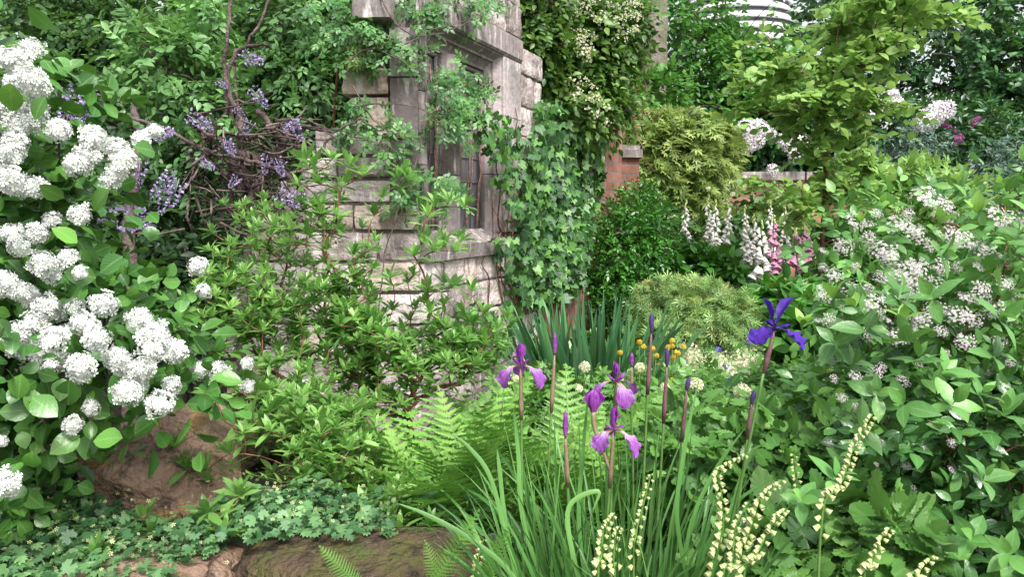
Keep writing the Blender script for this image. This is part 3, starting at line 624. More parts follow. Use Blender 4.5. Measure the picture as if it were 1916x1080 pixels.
# ------------------------------------------------------------------ brick garden walls
def boxw(b, a, c, t, z0, z1, rnd=.5):
    a = np.array([*a, 0.]); c = np.array([*c, 0.]); d = nrm(c - a); n = np.array([d[1], -d[0], 0]) * t / 2
    V = [a - n + UP * z0, c - n + UP * z0, c + n + UP * z0, a + n + UP * z0]; V += [v + UP * (z1 - z0) for v in V]
    b.raw(np.array(V), [(3, 2, 1, 0), (0, 1, 5, 4), (1, 2, 6, 5), (2, 3, 7, 6), (3, 0, 4, 7), (4, 5, 6, 7)], rnd=rnd)
def XY(px, d): p = P(px, 400, d); return (p[0], p[1])
bw = thing('brick_garden_wall', 'long low red brick garden wall with stone coping behind the foxgloves', 'wall', (*XY(1500, 9), 0.1))
b = B(); boxw(b, XY(1110, 9.2), XY(2300, 9.0), .25, -.1, zpx(338, 9.1)); part(b, 'brickwork', m_brick, bw, False)
b = B()
x0 = 1105
while x0 < 2300: boxw(b, XY(x0 + 2, 9.2 - (x0 - 1110) / 1190 * .2), XY(x0 + 128, 9.2 - (x0 - 980) / 1190 * .2), .36, zpx(338, 9.1), zpx(323, 9.1), rng.random()); x0 += 130
part(b, 'coping', m_stone, bw, False)
bp_ = thing('brick_pier', 'red brick pier with stone cap and spiky plant on top, beside the ivy', 'pier', (*XY(1165, 6.3), 0))
b = B(); boxw(b, XY(1142, 6.3), XY(1190, 6.3), .24, -.05, zpx(298, 6.3)); part(b, 'brickwork', m_brick, bp_, False)
b = B(); boxw(b, XY(1137, 6.3), XY(1195, 6.3), .30, zpx(298, 6.3), zpx(284, 6.3)); boxw(b, XY(1141, 6.3), XY(1191, 6.3), .26, zpx(284, 6.3), zpx(276, 6.3)); part(b, 'cap', m_stone, bp_, False)
bq = thing('ivied_brick_wall', 'short brick wall between the stone window wall and the brick pier, hidden in ivy', 'wall', (*XY(1060, 5.0), 0))
b = B(); boxw(b, (wp(1.45, -.15, 0)[0], wp(1.45, -.15, 0)[1]), XY(1138, 6.1), .22, -.05, 1.8); part(b, 'brickwork', m_brick, bq, False)

# ------------------------------------------------------------------ louvred round building, far
lb = thing('slatted_round_building', 'pale round building clad in curved white slats, glimpsed behind the trees', 'building', (*XY(1365, 16), 0))
cx, cy = XY(1365, 16)
b = B(); tube(b, [(cx, cy, -.1), (cx, cy, 2.8), (cx, cy, 3.6), (cx, cy, 5.2), (cx, cy, 6.2)], np.array([1.5, 1.5, 1.5, 1.05, .5]), 40); part(b, 'core', m_grey, lb)
for i in range(15):
    z = 2.9 + i * .22; r = 1.72 - max(0, (z - 3.4)) * .33; b = B(); a = np.linspace(0, 2 * math.pi, 49)[:-1]; n = 48
    pr_ = [(r, z), (r + .02, z + .02), (r - .09, z + .15), (r - .11, z + .13)]
    V = np.array([(cx + p[0] * math.cos(t), cy + p[0] * math.sin(t), p[1]) for t in a for p in pr_])
    Q = [(k * 4 + j, ((k + 1) % n) * 4 + j, ((k + 1) % n) * 4 + (j + 1) % 4, k * 4 + (j + 1) % 4) for k in range(n) for j in range(4)]
    b.raw(V, Q); part(b, 'slat', m_metal, lb)

# ================================================================== boulders
def boulder(name, label, px, py, d, rx, ry, rz, mat, seed, yaw=0, flat=.75):
    c = P(px, py, d); n = 26; V = []; Q = []
    tv, tt, tq, _, _ = ball_t(70, 110)
    s_ = np.array([seed, seed * 1.7, seed * .3]); v = tv * 2
    q = np.sign(v) * np.abs(v) ** flat; h = 1 + .12 * hnoise(q + s_, 2.2) + .07 * hnoise(q + s_, 5) + .03 * hnoise(q + s_, 13) + .016 * hnoise(q + s_, 34) + .008 * hnoise(q + s_, 71)
    for _k in range(7):                        # split faces
        nn = nrm(np.random.default_rng(int(seed * 10) + _k).normal(size=3)); lim = .70; dd = (q * h[:, None]) @ nn
        ex = np.maximum(0, dd - lim); q = q - (ex * .85)[:, None] * nn
    w_ = q * h[:, None] * np.array([rx, rz, ry]); cs, sn = math.cos(yaw), math.sin(yaw)
    w_ = np.stack([w_[:, 0] * cs - w_[:, 1] * sn, w_[:, 0] * sn + w_[:, 1] * cs, w_[:, 2]], 1)
    b = B(); b.raw(w_ + c, tq, tt); return single(b, name, mat, label, 'boulder', (c[0], c[1], c[2] - ry * .8))
boulder('boulder', 'large reddish brown boulder with an orange lichen patch beside the white snowball bush', 300, 898, 1.95, .23, .2, .165, m_rock, 3.1, .15)
boulder('boulder', 'brown boulder half hidden behind the azalea, above the large reddish one', 480, 815, 2.5, .26, .11, .2, m_rock2, 7.7, -.1)
boulder('boulder', 'flat brown rock at the bottom left under the round-leaved ground cover', 230, 1130, 1.5, .22, .13, .2, m_rock, 5.3, .2)
boulder('boulder', 'mossy brown rock at the bottom edge in front of the fern', 690, 1130, 1.55, .29, .15, .2, m_rock2, 9.2, 0)

# ================================================================== snowball bush (left)
vroot = P(40, 1250, 1.75); vroot[2] = gz(vroot[0], vroot[1])
vib = thing('snowball_bush', 'snowball bush with round leaves and big white flower balls at the left edge', 'shrub', vroot)
vels = [(20, 240, 1.62, 130, 170, .22), (50, 470, 1.65, 150, 140, .24), (130, 640, 1.6, 190, 110, .22), (-10, 795, 1.6, 160, 140, .24), (300, 690, 1.62, 120, 55, .16, .8), (90, 900, 1.75, 90, 60, .14, .7), (-60, 560, 1.68, 160, 350, .25)]
vt = tips_in(vels, 250, .25); N_, Pa, ti = grow([vroot, vroot + (.0, .05, .25)], vt, .3, 3, .08, .1)
b = B(); branches(b, N_, Pa, .0014, 2.5); part(b, 'branches', m_bark, vib)
b = B(); crown(b, vels, 520, .10, 5, .040, T_round, .35, .2, .6, 60); crown(b, vels, 160, .09, 5, .038, T_round, .2, .2, .6, 60)
vbig = P(np.array([60, 85, 60, 40, 230, 100, 175, 300, 290, 20, 180, 60, 120, 145, 230, 205, 200, 130, 40, 150]), np.array([745, 180, 750, 865, 480, 55, 700, 800, 285, 155, 520, 845, 370, 455, 820, 355, 730, 710, 700, 815]), 1.32 + .12 * rng.random(20))
b.add(T_round, vbig, frames(nrm(rng.normal(size=(20, 3)) * .7 + (0, -.2, -.5)), nrm(rng.normal(size=(20, 3)) * .35 + (0, -1, .5))), .042 + .015 * rng.random(20), .3 + .7 * rng.random(20))
crown(b, vels, 170, .10, 4, .046, T_curl, .45, .2, .4, 60)
part(b, 'foliage', m_vib, vib)
def head_mesh(nf, fr, sq, seedv, mat, T=T_flo, name='flower_head', thmax=125):
    b = B(); i = np.arange(nf) + .5; th = np.arccos(1 - (1 - math.cos(math.radians(thmax))) * i / nf); ph = i * 2.39996
    u = np.stack([np.sin(th) * np.cos(ph), np.sin(th) * np.sin(ph), np.cos(th)], 1); u = nrm(u + rng.normal(size=u.shape) * .07)
    lump = 1 + (.34 if nf > 60 else .1) * hnoise(u + seedv, 4.2); pos = u * np.array([1, 1, sq]) * (lump * (.80 + .14 * rng.random(nf)))[:, None]
    nn = nrm(u + rng.normal(size=u.shape) * .28); R = frames(np.cross(nn, rdir(nf)), nn)
    b.add(T, pos, R, fr * (.8 + .4 * rng.random(nf)))
    if thmax > 120 and nf > 60:
        cv = ball_t(8, 12); cv = (cv[0] * 1.05 * np.array([1, 1, sq]), cv[1], cv[2], cv[3] * 0 + .6, cv[4]); b.add(cv, np.zeros((1, 3)), np.eye(3)[None], 1.)
    me = b.mesh(name); me.materials.append(mat); return me
T_flo_w = floret_t(5, 1.0, .22)
vm = [head_mesh(64, .31, .85, k * 3.3, m_white, T_flo_w) for k in range(6)]
VH = [(25, 98, 40), (18, 150, 34), (74, 150, 36), (2, 190, 34), (50, 212, 38), (22, 250, 42), (98, 252, 36), (6, 285, 34), (175, 278, 42), (218, 298, 40), (160, 315, 38), (205, 326, 30), (265, 262, 18), (48, 352, 36), (18, 335, 26), (22, 438, 22), (35, 462, 20), (68, 436, 20), (97, 412, 17), (150, 402, 20), (80, 494, 25), (99, 517, 17), (126, 486, 22), (150, 510, 14), (6, 530, 26), (42, 558, 34), (90, 590, 36), (66, 604, 24), (112, 622, 36), (155, 618, 32), (182, 636, 26), (42, 636, 38), (70, 660, 24), (104, 674, 34), (152, 688, 27), (194, 570, 25), (262, 597, 23), (288, 628, 28), (284, 655, 26), (330, 658, 24), (213, 684, 34), (248, 706, 32), (238, 736, 26), (298, 756, 26), (268, 690, 22), (345, 672, 20), (372, 694, 18), (408, 694, 18), (322, 722, 18), (171, 764, 16), (135, 796, 18), (8, 905, 28), (462, 680, 12), (462, 722, 13), (370, 498, 18), (381, 545, 14), (352, 615, 15), (2, 826, 12), (60, 90, 20), (290, 245, 14), (140, 575, 18)]
VH2 = []
for (x, y, r) in VH:
    if r >= 30:
        for q in range(2): a = rng.uniform(0, 6.28); VH2.append((x + r * .42 * math.cos(a + q * 3.1), y + r * .42 * math.sin(a + q * 3.1), r * rng.uniform(.48, .63)))
    else: VH2.append((x, y, r * .86))
VH2 = VH2[:98]
for k, (x, y, r) in enumerate(VH2):
    dpt = 1.27 + .10 * rng.random() + (.25 if x > 340 else 0) + (.0 if r > 22 else .1); rr = r * dpt / F * 1.02
    nn = nrm(np.array([.25, -.75, .55]) + rng.normal(size=3) * .35); R = frames(np.cross(nn, rdir(1)[0]), nn)
    put('flower_head', vm[k % 6], vib, P(x, y, dpt), R, rr * 1.12)

# ================================================================== background left: trees, hedge
def tree(name, label, px, d, els, nspray, L, m, size, T, mat, bark, tr=.07, ntip=60, inner=.4, droop=.25, upn=.8, group=None, cat='tree', holes=(), root_y=None, lean=0, outw=1.0, flat=.35, part_name='crown'):
    r = P(px, 400, d); r[2] = gz(r[0], r[1]) - .02
    t = thing(name, label, cat, r, group)
    tp = tips_in(els, ntip, .1); top = tp[:, 2].max(); ctr = tp.mean(0)
    N_, Pa, ti = grow([r, r + (ctr - r) * np.array([.12, .12, .3])], tp, .25, 4, .07, .12)
    b = B(); branches(b, N_, Pa, tr * .12 if tr < .02 else .006, 2.4, 6, tr)
    tube(b, smooth_path([r - UP * .1, r + (ctr - r) * np.array([.05, .05, .15]), r + (ctr - r) * np.array([.12, .12, .3])], 4), np.linspace(tr * 1.25, tr, 9), 9)
    part(b, 'trunk' if cat == 'tree' else 'branches', bark, t)
    b = B(); crown(b, els, nspray, L, m, size, T, inner, droop, upn, 50, holes, flat, outw); part(b, part_name if cat == 'tree' else 'foliage', mat, t)
    return t
BT = 'trees behind the flower border'
tree('dense_tree', 'dark dense tree filling the far top left corner behind the snowball bush', -80, 6.5, [(-60, 60, 6.5, 330, 300, .9), (120, 240, 6.2, 260, 260, .8), (120, 480, 6.2, 260, 220, .8)], 4300, .20, 7, .062, T_h, m_hedge, m_bark, .13, group=BT)
tree('dense_tree', 'dark dense tree behind the tangled wisteria', 420, 6.8, [(330, 90, 6.6, 260, 230, .8), (560, 90, 6.9, 300, 260, .8), (420, 380, 6.5, 260, 240, .7)], 4300, .20, 7, .062, T_h, m_hedge, m_bark, .13, group=BT)
tree('birch_like_tree', 'mid green small-leaved tree with drooping twigs, upper left', 160, 5.0, [(60, 60, 4.9, 190, 150, .5), (220, 150, 4.8, 160, 130, .4), (250, 20, 5.0, 180, 90, .5), (190, 250, 5.0, 190, 60, .4)], 2300, .16, 7, .048, T_h, m_birch, m_bark, .06, group=BT, droop=.7, holes=[(170, 18, 10, 8), (225, 8, 10, 8), (200, 5, 8, 6), (395, 55, 8, 8)])
tree('weeping_tree', 'green tree with hanging leafy twigs between the wisteria and the stone wall', 560, 4.6, [(560, 60, 4.6, 130, 120, .4), (600, 170, 4.4, 70, 80, .3), (500, 150, 4.8, 110, 90, .4), (640, 60, 4.5, 60, 70, .3)], 1700, .15, 7, .045, T_h, m_birch, m_bark, .06, group=BT, droop=.8, holes=[(472, 20, 16, 10), (500, 60, 10, 8)])
tree('pale_leaved_shrub', 'shrub with pale green oval leaflets behind the wisteria, upper left', 340, 4.0, [(330, 130, 3.9, 80, 60, .25), (380, 60, 4.0, 35, 60, .2), (300, 80, 4.0, 60, 40, .25), (370, 180, 3.9, 40, 40, .2)], 330, .15, 8, .052, T_l4, m_pale, m_bark, .02, 40, cat='shrub')
tree('dark_shrub', 'dark green shrub in the shade below the wisteria', 330, 3.7, [(300, 440, 3.7, 160, 120, .25), (360, 560, 3.6, 130, 120, .2), (210, 330, 3.8, 150, 70, .2), (420, 330, 3.9, 120, 60, .2), (380, 240, 3.9, 100, 60, .2)], 1100, .14, 6, .05, T_l4, m_hedge, m_bark, .025, 50, cat='shrub')
# old trunk in the shade
t = thing('old_tree_trunk', 'grey lichened trunk standing in the dark gap right of the snowball bush', 'tree', (*XY(245, 2.9), .05))
b = B(); tube(b, smooth_path([P(240, 900, 2.9), P(243, 640, 2.9), P(246, 520, 2.9), P(243, 420, 2.92), P(252, 330, 2.95), P(262, 260, 3.2), P(250, 200, 3.6)], 5, .004), np.linspace(.030, .014, 31), 10, knob=.08); part(b, 'trunk', m_wbark, t)

# ================================================================== wisteria
wr = P(440, 640, 2.95); wr[2] = gz(wr[0], wr[1])
wis = thing('wisteria', 'old wisteria with tangled bare brown stems and violet flower racemes left of the stone wall', 'climber', wr)
b = B(); D0 = 2.95
def wpath(pts, r0, r1, dd=0.0, sides=7): tube(b, smooth_path([P(x, y, D0 + dd + rng.normal() * .03) for x, y in pts], 6, .003), np.linspace(r0, r1, (len(pts) - 1) * 6 + 1), sides, knob=.07)
wpath([(450, 900), (452, 640), (460, 500), (468, 420), (462, 340), (446, 285), (452, 240), (432, 180), (420, 130), (426, 60), (436, -30)], .020, .006)
wpath([(452, 360), (440, 290), (480, 297), (515, 290), (532, 265), (545, 245), (580, 240), (620, 246)], .022, .007)
wpath([(462, 380), (500, 320), (528, 270), (500, 225), (482, 205)], .018, .010)
wpath([(455, 260), (430, 215), (424, 150), (440, 100), (470, 85), (500, 84)], .014, .005)
wpath([(100, 185), (200, 205), (300, 240), (400, 285), (470, 300), (540, 330), (590, 390)], .006, .010, -.1)
wpath([(340, 270), (400, 250), (430, 195), (470, 190), (510, 170)], .007, .004)
wpath([(380, 300), (430, 330), (470, 360), (520, 400), (540, 470)], .012, .006, .05)
wpath([(437, 410), (430, 330), (445, 250), (440, 120), (470, 70), (500, 10), (510, -40)], .009, .004, .08)
wpath([(370, 240), (410, 262), (460, 268), (500, 240), (570, 262), (600, 300)], .007, .004, -.05)
wpath([(590, 300), (625, 250), (670, 225), (700, 240)], .006, .004, .05)
for k in range(150):
    x, y = rng.uniform(340, 560), rng.uniform(215, 430); a = rng.normal() * .9 + .4; L = rng.uniform(50, 130)
    x1, y1 = x + math.cos(a) * L, y + math.sin(a) * L * .8
    tube(b, smooth_path([P(x, y, D0 + rng.normal() * .1), P((x + x1) / 2, (y + y1) / 2 + rng.normal() * 10, D0 + rng.normal() * .1), P(x1, y1, D0 + rng.normal() * .1)], 4), np.linspace(rng.uniform(.002, .007), .0018, 9), 5, rnd=rng.random())
part(b, 'woody_stems', m_wbark, wis)
b = B(); wl = [(330, 230, 2.9, 60, 30, .1), (420, 210, 3.0, 70, 40, .1), (330, 280, 2.9, 60, 30, .1), (500, 130, 3.1, 60, 50, .1), (560, 200, 3.2, 50, 40, .1)]
crown(b, wl, 60, .12, 8, .035, T_l4, .1, .3); part(b, 'foliage', m_clim, wis)
def raceme_mesh():
    b = B(); n = 70; t = rng.random(n) ** .8; r = .19 * (1 - t) ** .6 + .02; a = rng.random(n) * 6.28
    p = np.stack([r * np.cos(a), t, r * np.sin(a)], 1); d = nrm(np.stack([np.cos(a), .35 + 0 * a, np.sin(a)], 1) + rng.normal(size=(n, 3)) * .3)
    b.add(leaf_t(4, .75, -.3, .6, .6, .7), p, frames(d, rdir(n, .4)), .10 + .04 * rng.random(n) - .05 * t)
    b.add(leaf_t(4, .6, .3, .6, .6, .7), p, frames(nrm(d + (0, .8, 0)), rdir(n, .4)), .08 - .04 * t)
    for q in range(6): tube(b, [(0, 0, 0), (0, .5, 0), (0, 1.02, 0)], [.012, .01, .004], 4)
    me = b.mesh('raceme'); me.materials.append(m_wist); return me
rm = [raceme_mesh() for _ in range(4)]
for k, (x0_, y0_, x1_, y1_, dd) in enumerate([(95, 160, 130, 215, 2.1), (120, 165, 165, 225, 2.1), (170, 185, 150, 235, 2.1), (80, 150, 75, 200, 2.1), (130, 205, 120, 245, 2.1), (200, 165, 235, 190, 2.3), (180, 180, 215, 160, 2.3), (350, 215, 395, 240, 2.8), (385, 220, 395, 240, 2.8), (262, 300, 258, 350, 2.0), (325, 325, 285, 365, 2.0), (335, 335, 320, 385, 2.0), (270, 410, 190, 408, 1.9), (275, 412, 240, 430, 1.9), (310, 355, 300, 400, 2.0), (560, 225, 530, 245, 2.7), (545, 220, 565, 262, 2.7), (470, 165, 500, 200, 2.9), (455, 105, 490, 115, 2.9), (440, 200, 460, 225, 2.9), (420, 255, 430, 285, 2.8), (425, 265, 440, 290, 2.8), (375, 300, 400, 315, 2.8), (515, 295, 530, 330, 2.8), (530, 300, 520, 320, 2.8), (515, 360, 560, 385, 2.8), (540, 365, 580, 370, 2.8), (300, 600, 280, 630, 1.75), (275, 590, 310, 615, 1.75), (405, 150, 425, 165, 2.9), (445, 330, 430, 350, 2.8), (470, 225, 455, 255, 2.9), (265, 240, 300, 262, 2.4), (290, 250, 325, 245, 2.4), (500, 290, 495, 325, 2.8)]):
    p0 = P(x0_, y0_, dd); p1 = P(x1_, y1_, dd + rng.normal() * .03); d = p1 - p0; L = np.linalg.norm(d) * 1.15
    o = put('flower_raceme', rm[k % 4], wis, p0, frames(d, rdir(1)[0]), max(L * .9, .055))

# ================================================================== azalea shrubs (centre left)
def azalea(label, root, els, n, extra, size, r0=.0013, ex=2.3, base2=None):
    t = thing('azalea_shrub', label, 'shrub', root, 'azalea shrubs in front of the stone wall')
    tp = tips_in(els, n, .1) if n else np.zeros((0, 3))
    if len(extra): tp = np.vstack([tp, P([e[0] for e in extra], [e[1] for e in extra], [e[2] for e in extra])])
    N_, Pa, ti = grow([root] + (base2 or []), tp, .22, 4, .05, .06)
    if base2: Pa[1:1 + len(base2)] = np.arange(len(base2))
    b = B(); branches(b, N_, Pa, r0, ex, 6, .012); part(b, 'stems', m_rstem, t)
    ax = nrm(N_[ti] - N_[Pa[ti]] + UP * .05 + nrm(N_[ti] - N_[Pa[ti]]) * .1); ax = nrm(ax * .4 + UP * 1.0 + rng.normal(size=ax.shape) * .2)
    size = np.where(np.arange(len(ti)) >= n, size * 1.18, size)
    b = B(); rn = rng.random(len(ti)); rosettes(b, N_[ti], ax, 8, size, T_az, 32, rn)
    rosettes(b, N_[ti] + ax * .006, ax, 4, size * .7, T_az, 62, np.clip(rn + .25, 0, 1))
    k = rng.random(len(ti)) < .7; rosettes(b, N_[ti][k] - ax[k] * .03, ax[k], 5, size[k] * .85, T_az, 12, rn[k] * .7)
    part(b, 'leaves', m_aza, t)
    sel = ti[rng.random(len(ti)) < .06]; 
    for q in sel[:14]: b = B(); b.add(ball_t(5, 6, 1.8), N_[q:q + 1] + UP * .008, frames(rdir(1), rdir(1, 2)), .009); part(b, 'seed_head', m_rust, t)
    return t
ar = P(560, 1000, 2.35); ar[2] = gz(ar[0], ar[1])
azalea('broad azalea with fresh green whorled leaves spreading in front of the stepped wall', ar, [(440, 600, 2.35, 110, 90, .2), (520, 560, 2.4, 110, 80, .2), (470, 440, 2.55, 80, 50, .14, .8), (430, 400, 2.7, 60, 30, .1, .5), (600, 640, 2.4, 150, 100, .22, 1.2), (560, 760, 2.2, 140, 100, .2, 1.2), (650, 530, 2.5, 80, 60, .15, .7), (360, 640, 2.2, 60, 50, .12, .6), (560, 480, 2.6, 80, 50, .14, .6), (600, 400, 2.5, 70, 60, .12, .7), (430, 500, 2.45, 80, 50, .14, 1.0), (500, 400, 2.6, 60, 35, .12, .3), (640, 450, 2.45, 80, 60, .12, .35), (720, 540, 2.4, 80, 40, .12, .35), (390, 560, 2.3, 60, 60, .12, .8)], 410, [], .044)
ar2 = P(790, 900, 2.3); ar2[2] = gz(ar2[0], ar2[1])
azalea('azalea sending tall bare red-brown stems up before the window sill', ar2, [(720, 640, 2.35, 120, 80, .18), (640, 600, 2.4, 60, 90, .15), (880, 640, 2.35, 70, 50, .12, .9), (700, 740, 2.3, 110, 60, .15, .7), (850, 680, 2.3, 90, 50, .12, .8), (780, 690, 2.25, 80, 50, .12, .7), (800, 560, 2.4, 90, 40, .12, .4)], 240,
       [(840, 378, 2.3), (868, 388, 2.32), (815, 385, 2.3), (800, 405, 2.28), (790, 455, 2.3), (830, 452, 2.33), (865, 450, 2.35), (810, 470, 2.25), (850, 470, 2.3), (775, 480, 2.3), (880, 545, 2.3), (800, 540, 2.3), (845, 540, 2.35), (755, 325, 2.45), (745, 335, 2.45), (762, 338, 2.45), (715, 370, 2.45), (700, 405, 2.45), (790, 395, 2.45), (620, 300, 2.4), (655, 312, 2.42), (680, 330, 2.4), (590, 310, 2.4), (572, 300, 2.45), (640, 350, 2.4), (600, 345, 2.4), (630, 410, 2.4), (690, 470, 2.4), (600, 400, 2.4), (560, 350, 2.4), (700, 600, 2.3), (905, 590, 2.3), (930, 620, 2.3), (950, 600, 2.35), (660, 480, 2.4), (610, 470, 2.4), (575, 440, 2.4), (545, 430, 2.4), (730, 520, 2.35), (540, 460, 2.4), (515, 425, 2.4), (870, 590, 2.4)], .050, .0014, 2.4)
ar3 = P(640, 1080, 1.9); ar3[2] = gz(ar3[0], ar3[1])
azalea('low azalea with drooping green whorls over the large brown boulder', ar3, [(590, 850, 1.95, 100, 80, .14), (650, 860, 1.95, 90, 100, .12), (500, 790, 1.95, 80, 30, .1), (700, 960, 1.8, 90, 60, .1), (600, 780, 2.0, 130, 50, .12)], 130,
       [(270, 975, 1.62), (395, 740, 1.9), (420, 790, 1.9), (390, 880, 1.85), (240, 830, 1.8), (180, 1050, 1.5), (290, 1000, 1.6), (350, 880, 1.85), (430, 850, 1.85), (745, 1000, 1.65), (735, 1030, 1.6), (330, 840, 1.85), (190, 870, 1.8), (190, 1050, 1.5), (390, 960, 1.6), (450, 930, 1.7), (800, 985, 1.7), (420, 1000, 1.6)], .05)

# ================================================================== climber + ivy on the stone wall
def on_wall(px, py, out):
    """world points on the window wall plane pushed out"""
    s_ = np.array([ywall(x) for x in np.atleast_1d(px)]); p = K + WD * s_[:, None]; d = p @ np.array([0, 1, 0]); z = CAMZ + (400 - np.atleast_1d(py)) / F * p[:, 1]
    p = p + np.outer(z, UP) ; return p + WN * np.asarray(out)[:, None] * .7 + LN * np.asarray(out)[:, None] * .4
def polysample(polys, n):
    out = []
    A = []
    for po in polys:
        po = np.array(po, float); x, y = po[:, 0], po[:, 1]; A.append(abs(np.dot(x, np.roll(y, 1)) - np.dot(y, np.roll(x, 1))) / 2)
    A = np.array(A) / sum(A)
    for po, a in zip(polys, A):
        po = np.array(po, float); k = int(n * a) + 1; got = np.zeros((0, 2))
        while len(got) < k:
            q = rng.uniform(po.min(0), po.max(0), (k * 3, 2)); ins = np.zeros(len(q), bool)
            for i in range(len(po)):
                x1, y1 = po[i]; x2, y2 = po[(i + 1) % len(po)]
                c = ((y1 > q[:, 1]) != (y2 > q[:, 1])) & (q[:, 0] < (x2 - x1) * (q[:, 1] - y1) / (y2 - y1 + 1e-9) + x1); ins ^= c
            got = np.vstack([got, q[ins]])
        out.append(got[:k])
    return np.vstack(out)
def ivy_mass(b, q, depthf, size, T, n_nrm, jit=.55):
    p = depthf(q); k = len(p)
    nn = nrm(np.asarray(n_nrm) + rng.normal(size=(k, 3)) * jit); d = nrm(-UP + rng.normal(size=(k, 3)) * .6)
    b.add(T, p, frames(d, nn), size * (.65 + .6 * rng.random(k)))
ivr = wp(1.5, .05, .02)
ivy = thing('ivy', 'glossy ivy with star-shaped leaves spilling over the right end of the stone wall', 'climber', ivr)
b = B()
q = polysample([[(870, 215), (925, 225), (1000, 280), (1010, 330), (985, 420), (955, 440), (930, 380), (900, 300), (870, 270)]], 330)
ivy_mass(b, q, lambda q: on_wall(q[:, 0], q[:, 1], .04 + .14 * rng.random(len(q))), .058, T_ivy, (.75, -.8, .25))
q = polysample([[(1000, 190), (1090, 180), (1130, 260), (1125, 350), (1105, 430), (1100, 520), (1060, 560), (990, 570), (960, 520), (975, 430), (985, 330), (1000, 260)]], 2000)
dq = lambda q: P(q[:, 0], q[:, 1], 4.62 + (q[:, 0] - 1000) / 120 * .9 - .02 - .25 * rng.random(len(q)))
ivy_mass(b, q, dq, .070, T_ivy, (.1, -1, .35))
q = polysample([[(895, 440), (960, 440), (975, 520), (960, 620), (1010, 560), (1000, 640), (960, 660), (900, 640), (840, 610), (850, 560), (940, 560), (930, 500)]], 170)
ivy_mass(b, q, lambda q: on_wall(np.minimum(q[:, 0], 985), q[:, 1], .03 + .1 * rng.random(len(q))), .065, T_ivy, (.75, -.8, .25))
part(b, 'leaves', m_ivy, ivy)
b = B()
for k in range(26):
    x, y = rng.uniform(930, 1080), rng.uniform(450, 700); pts = [(x, y)]
    for j in range(5): x += rng.normal() * 16 - (8 if x > 960 else 0); y -= rng.uniform(25, 75); pts.append((x, y))
    px_ = np.clip(np.array([p[0] for p in pts]), 850, 1090); py_ = np.array([p[1] for p in pts])
    pw = np.where((px_ < 985)[:, None], on_wall(np.minimum(px_, 1000), py_, np.full(len(px_), .02)), P(px_, py_, 4.6 + np.maximum(0, px_ - 1000) / 120 * .9))
    tube(b, smooth_path(pw, 4), np.linspace(.006, .002, 21), 5, rnd=rng.random())
part(b, 'stems', m_rstem, ivy)

clr = P(700, 700, 3.15); clr[2] = gz(clr[0], clr[1])
clim = thing('rambling_climber', 'pale green rambling climber draped over the window lintel and pier', 'climber', clr)
b = B()
q = polysample([[(780, 145), (815, 125), (850, 140), (890, 165), (880, 215), (868, 245), (850, 265), (800, 258), (780, 200)], [(785, 330), (820, 340), (840, 370), (800, 385), (785, 350)]], 95)
p = on_wall(q[:, 0], q[:, 1], .05 + .12 * rng.random(len(q)))
d = nrm(rng.normal(size=p.shape) + (.2, -.3, -.5)); sprays(b, p, d, nrm(np.array([.3, -.8, .6]) + rng.normal(size=p.shape) * .3), .07, 4, .05, T_tern, 55, .3)
q = polysample([[(560, 0), (700, 0), (740, 80), (690, 120), (600, 110), (560, 70)], [(750, -20), (925, -20), (930, 30), (890, 38), (840, 22), (795, 40), (745, 60)], [(640, 170), (700, 190), (760, 230), (740, 300), (700, 260), (640, 230)], [(735, 60), (780, 75), (795, 120), (760, 130), (730, 110)], [(740, 290), (800, 330), (800, 400), (750, 390)]], 190)
p = P(q[:, 0], q[:, 1], 3.12 + (q[:, 0] > 740) * .08 * rng.random(len(q)) + .1 * rng.random(len(q)) + np.clip((q[:, 0] - 780) / 150, 0, 1) * .45)
sprays(b, p, nrm(rng.normal(size=p.shape) + (.2, -.3, -.5)), nrm(np.array([.1, -.8, .6]) + rng.normal(size=p.shape) * .3), .08, 4, .055, T_tern, 55, .35)
part(b, 'leaves', m_clim, clim)
b = B()
for pts in ([(560, 220), (640, 250), (700, 265), (760, 290)], [(660, 200), (720, 195), (790, 205), (850, 260)], [(700, -20), (760, 60), (830, 60), (900, 30)], [(640, 120), (700, 90), (780, 130), (860, 150)], [(700, 700), (720, 480), (770, 330), (790, 250), (800, 120), (780, -30)], [(735, 100), (800, 60), (870, 40)], [(660, 160), (700, 225), (735, 250), (800, 280)]):
    tube(b, smooth_path([P(x, y, 3.12 + max(0, x - 790) / 150 * .4) for x, y in pts], 6, .003), np.linspace(.0036, .0018, (len(pts) - 1) * 6 + 1), 5)
part(b, 'stems', m_wbark, clim)
ar_ = thing('yellow_maple_sprig', 'small yellow-green maple sprig in the dark recess above the buff stone', 'shrub', P(640, 330, 3.6) * (1, 1, 0))
b = B(); p = P(rng.uniform(650, 690, 16), rng.uniform(80, 115, 16), 3.15 + .1 * rng.random(16)); p2 = P(rng.uniform(600, 740, 30), rng.uniform(55, 90, 30), 3.2 + .1 * rng.random(30)); p = np.vstack([p, p2])
b.add(T_maple, p, frames(nrm(rng.normal(size=p.shape) * .5 + (0, -.3, -1)), nrm(rng.normal(size=p.shape) * .3 + (0, -1, .5))), .05); part(b, 'leaves', m_acer, ar_)
b = B(); tube(b, smooth_path([P(640, 330, 3.7) * (1, 1, 0), P(625, 300, 3.65), P(640, 90, 3.4), P(670, 85, 3.2), P(740, 70, 3.2)], 6), np.linspace(.008, .002, 25), 5); part(b, 'stem', m_rstem, ar_)

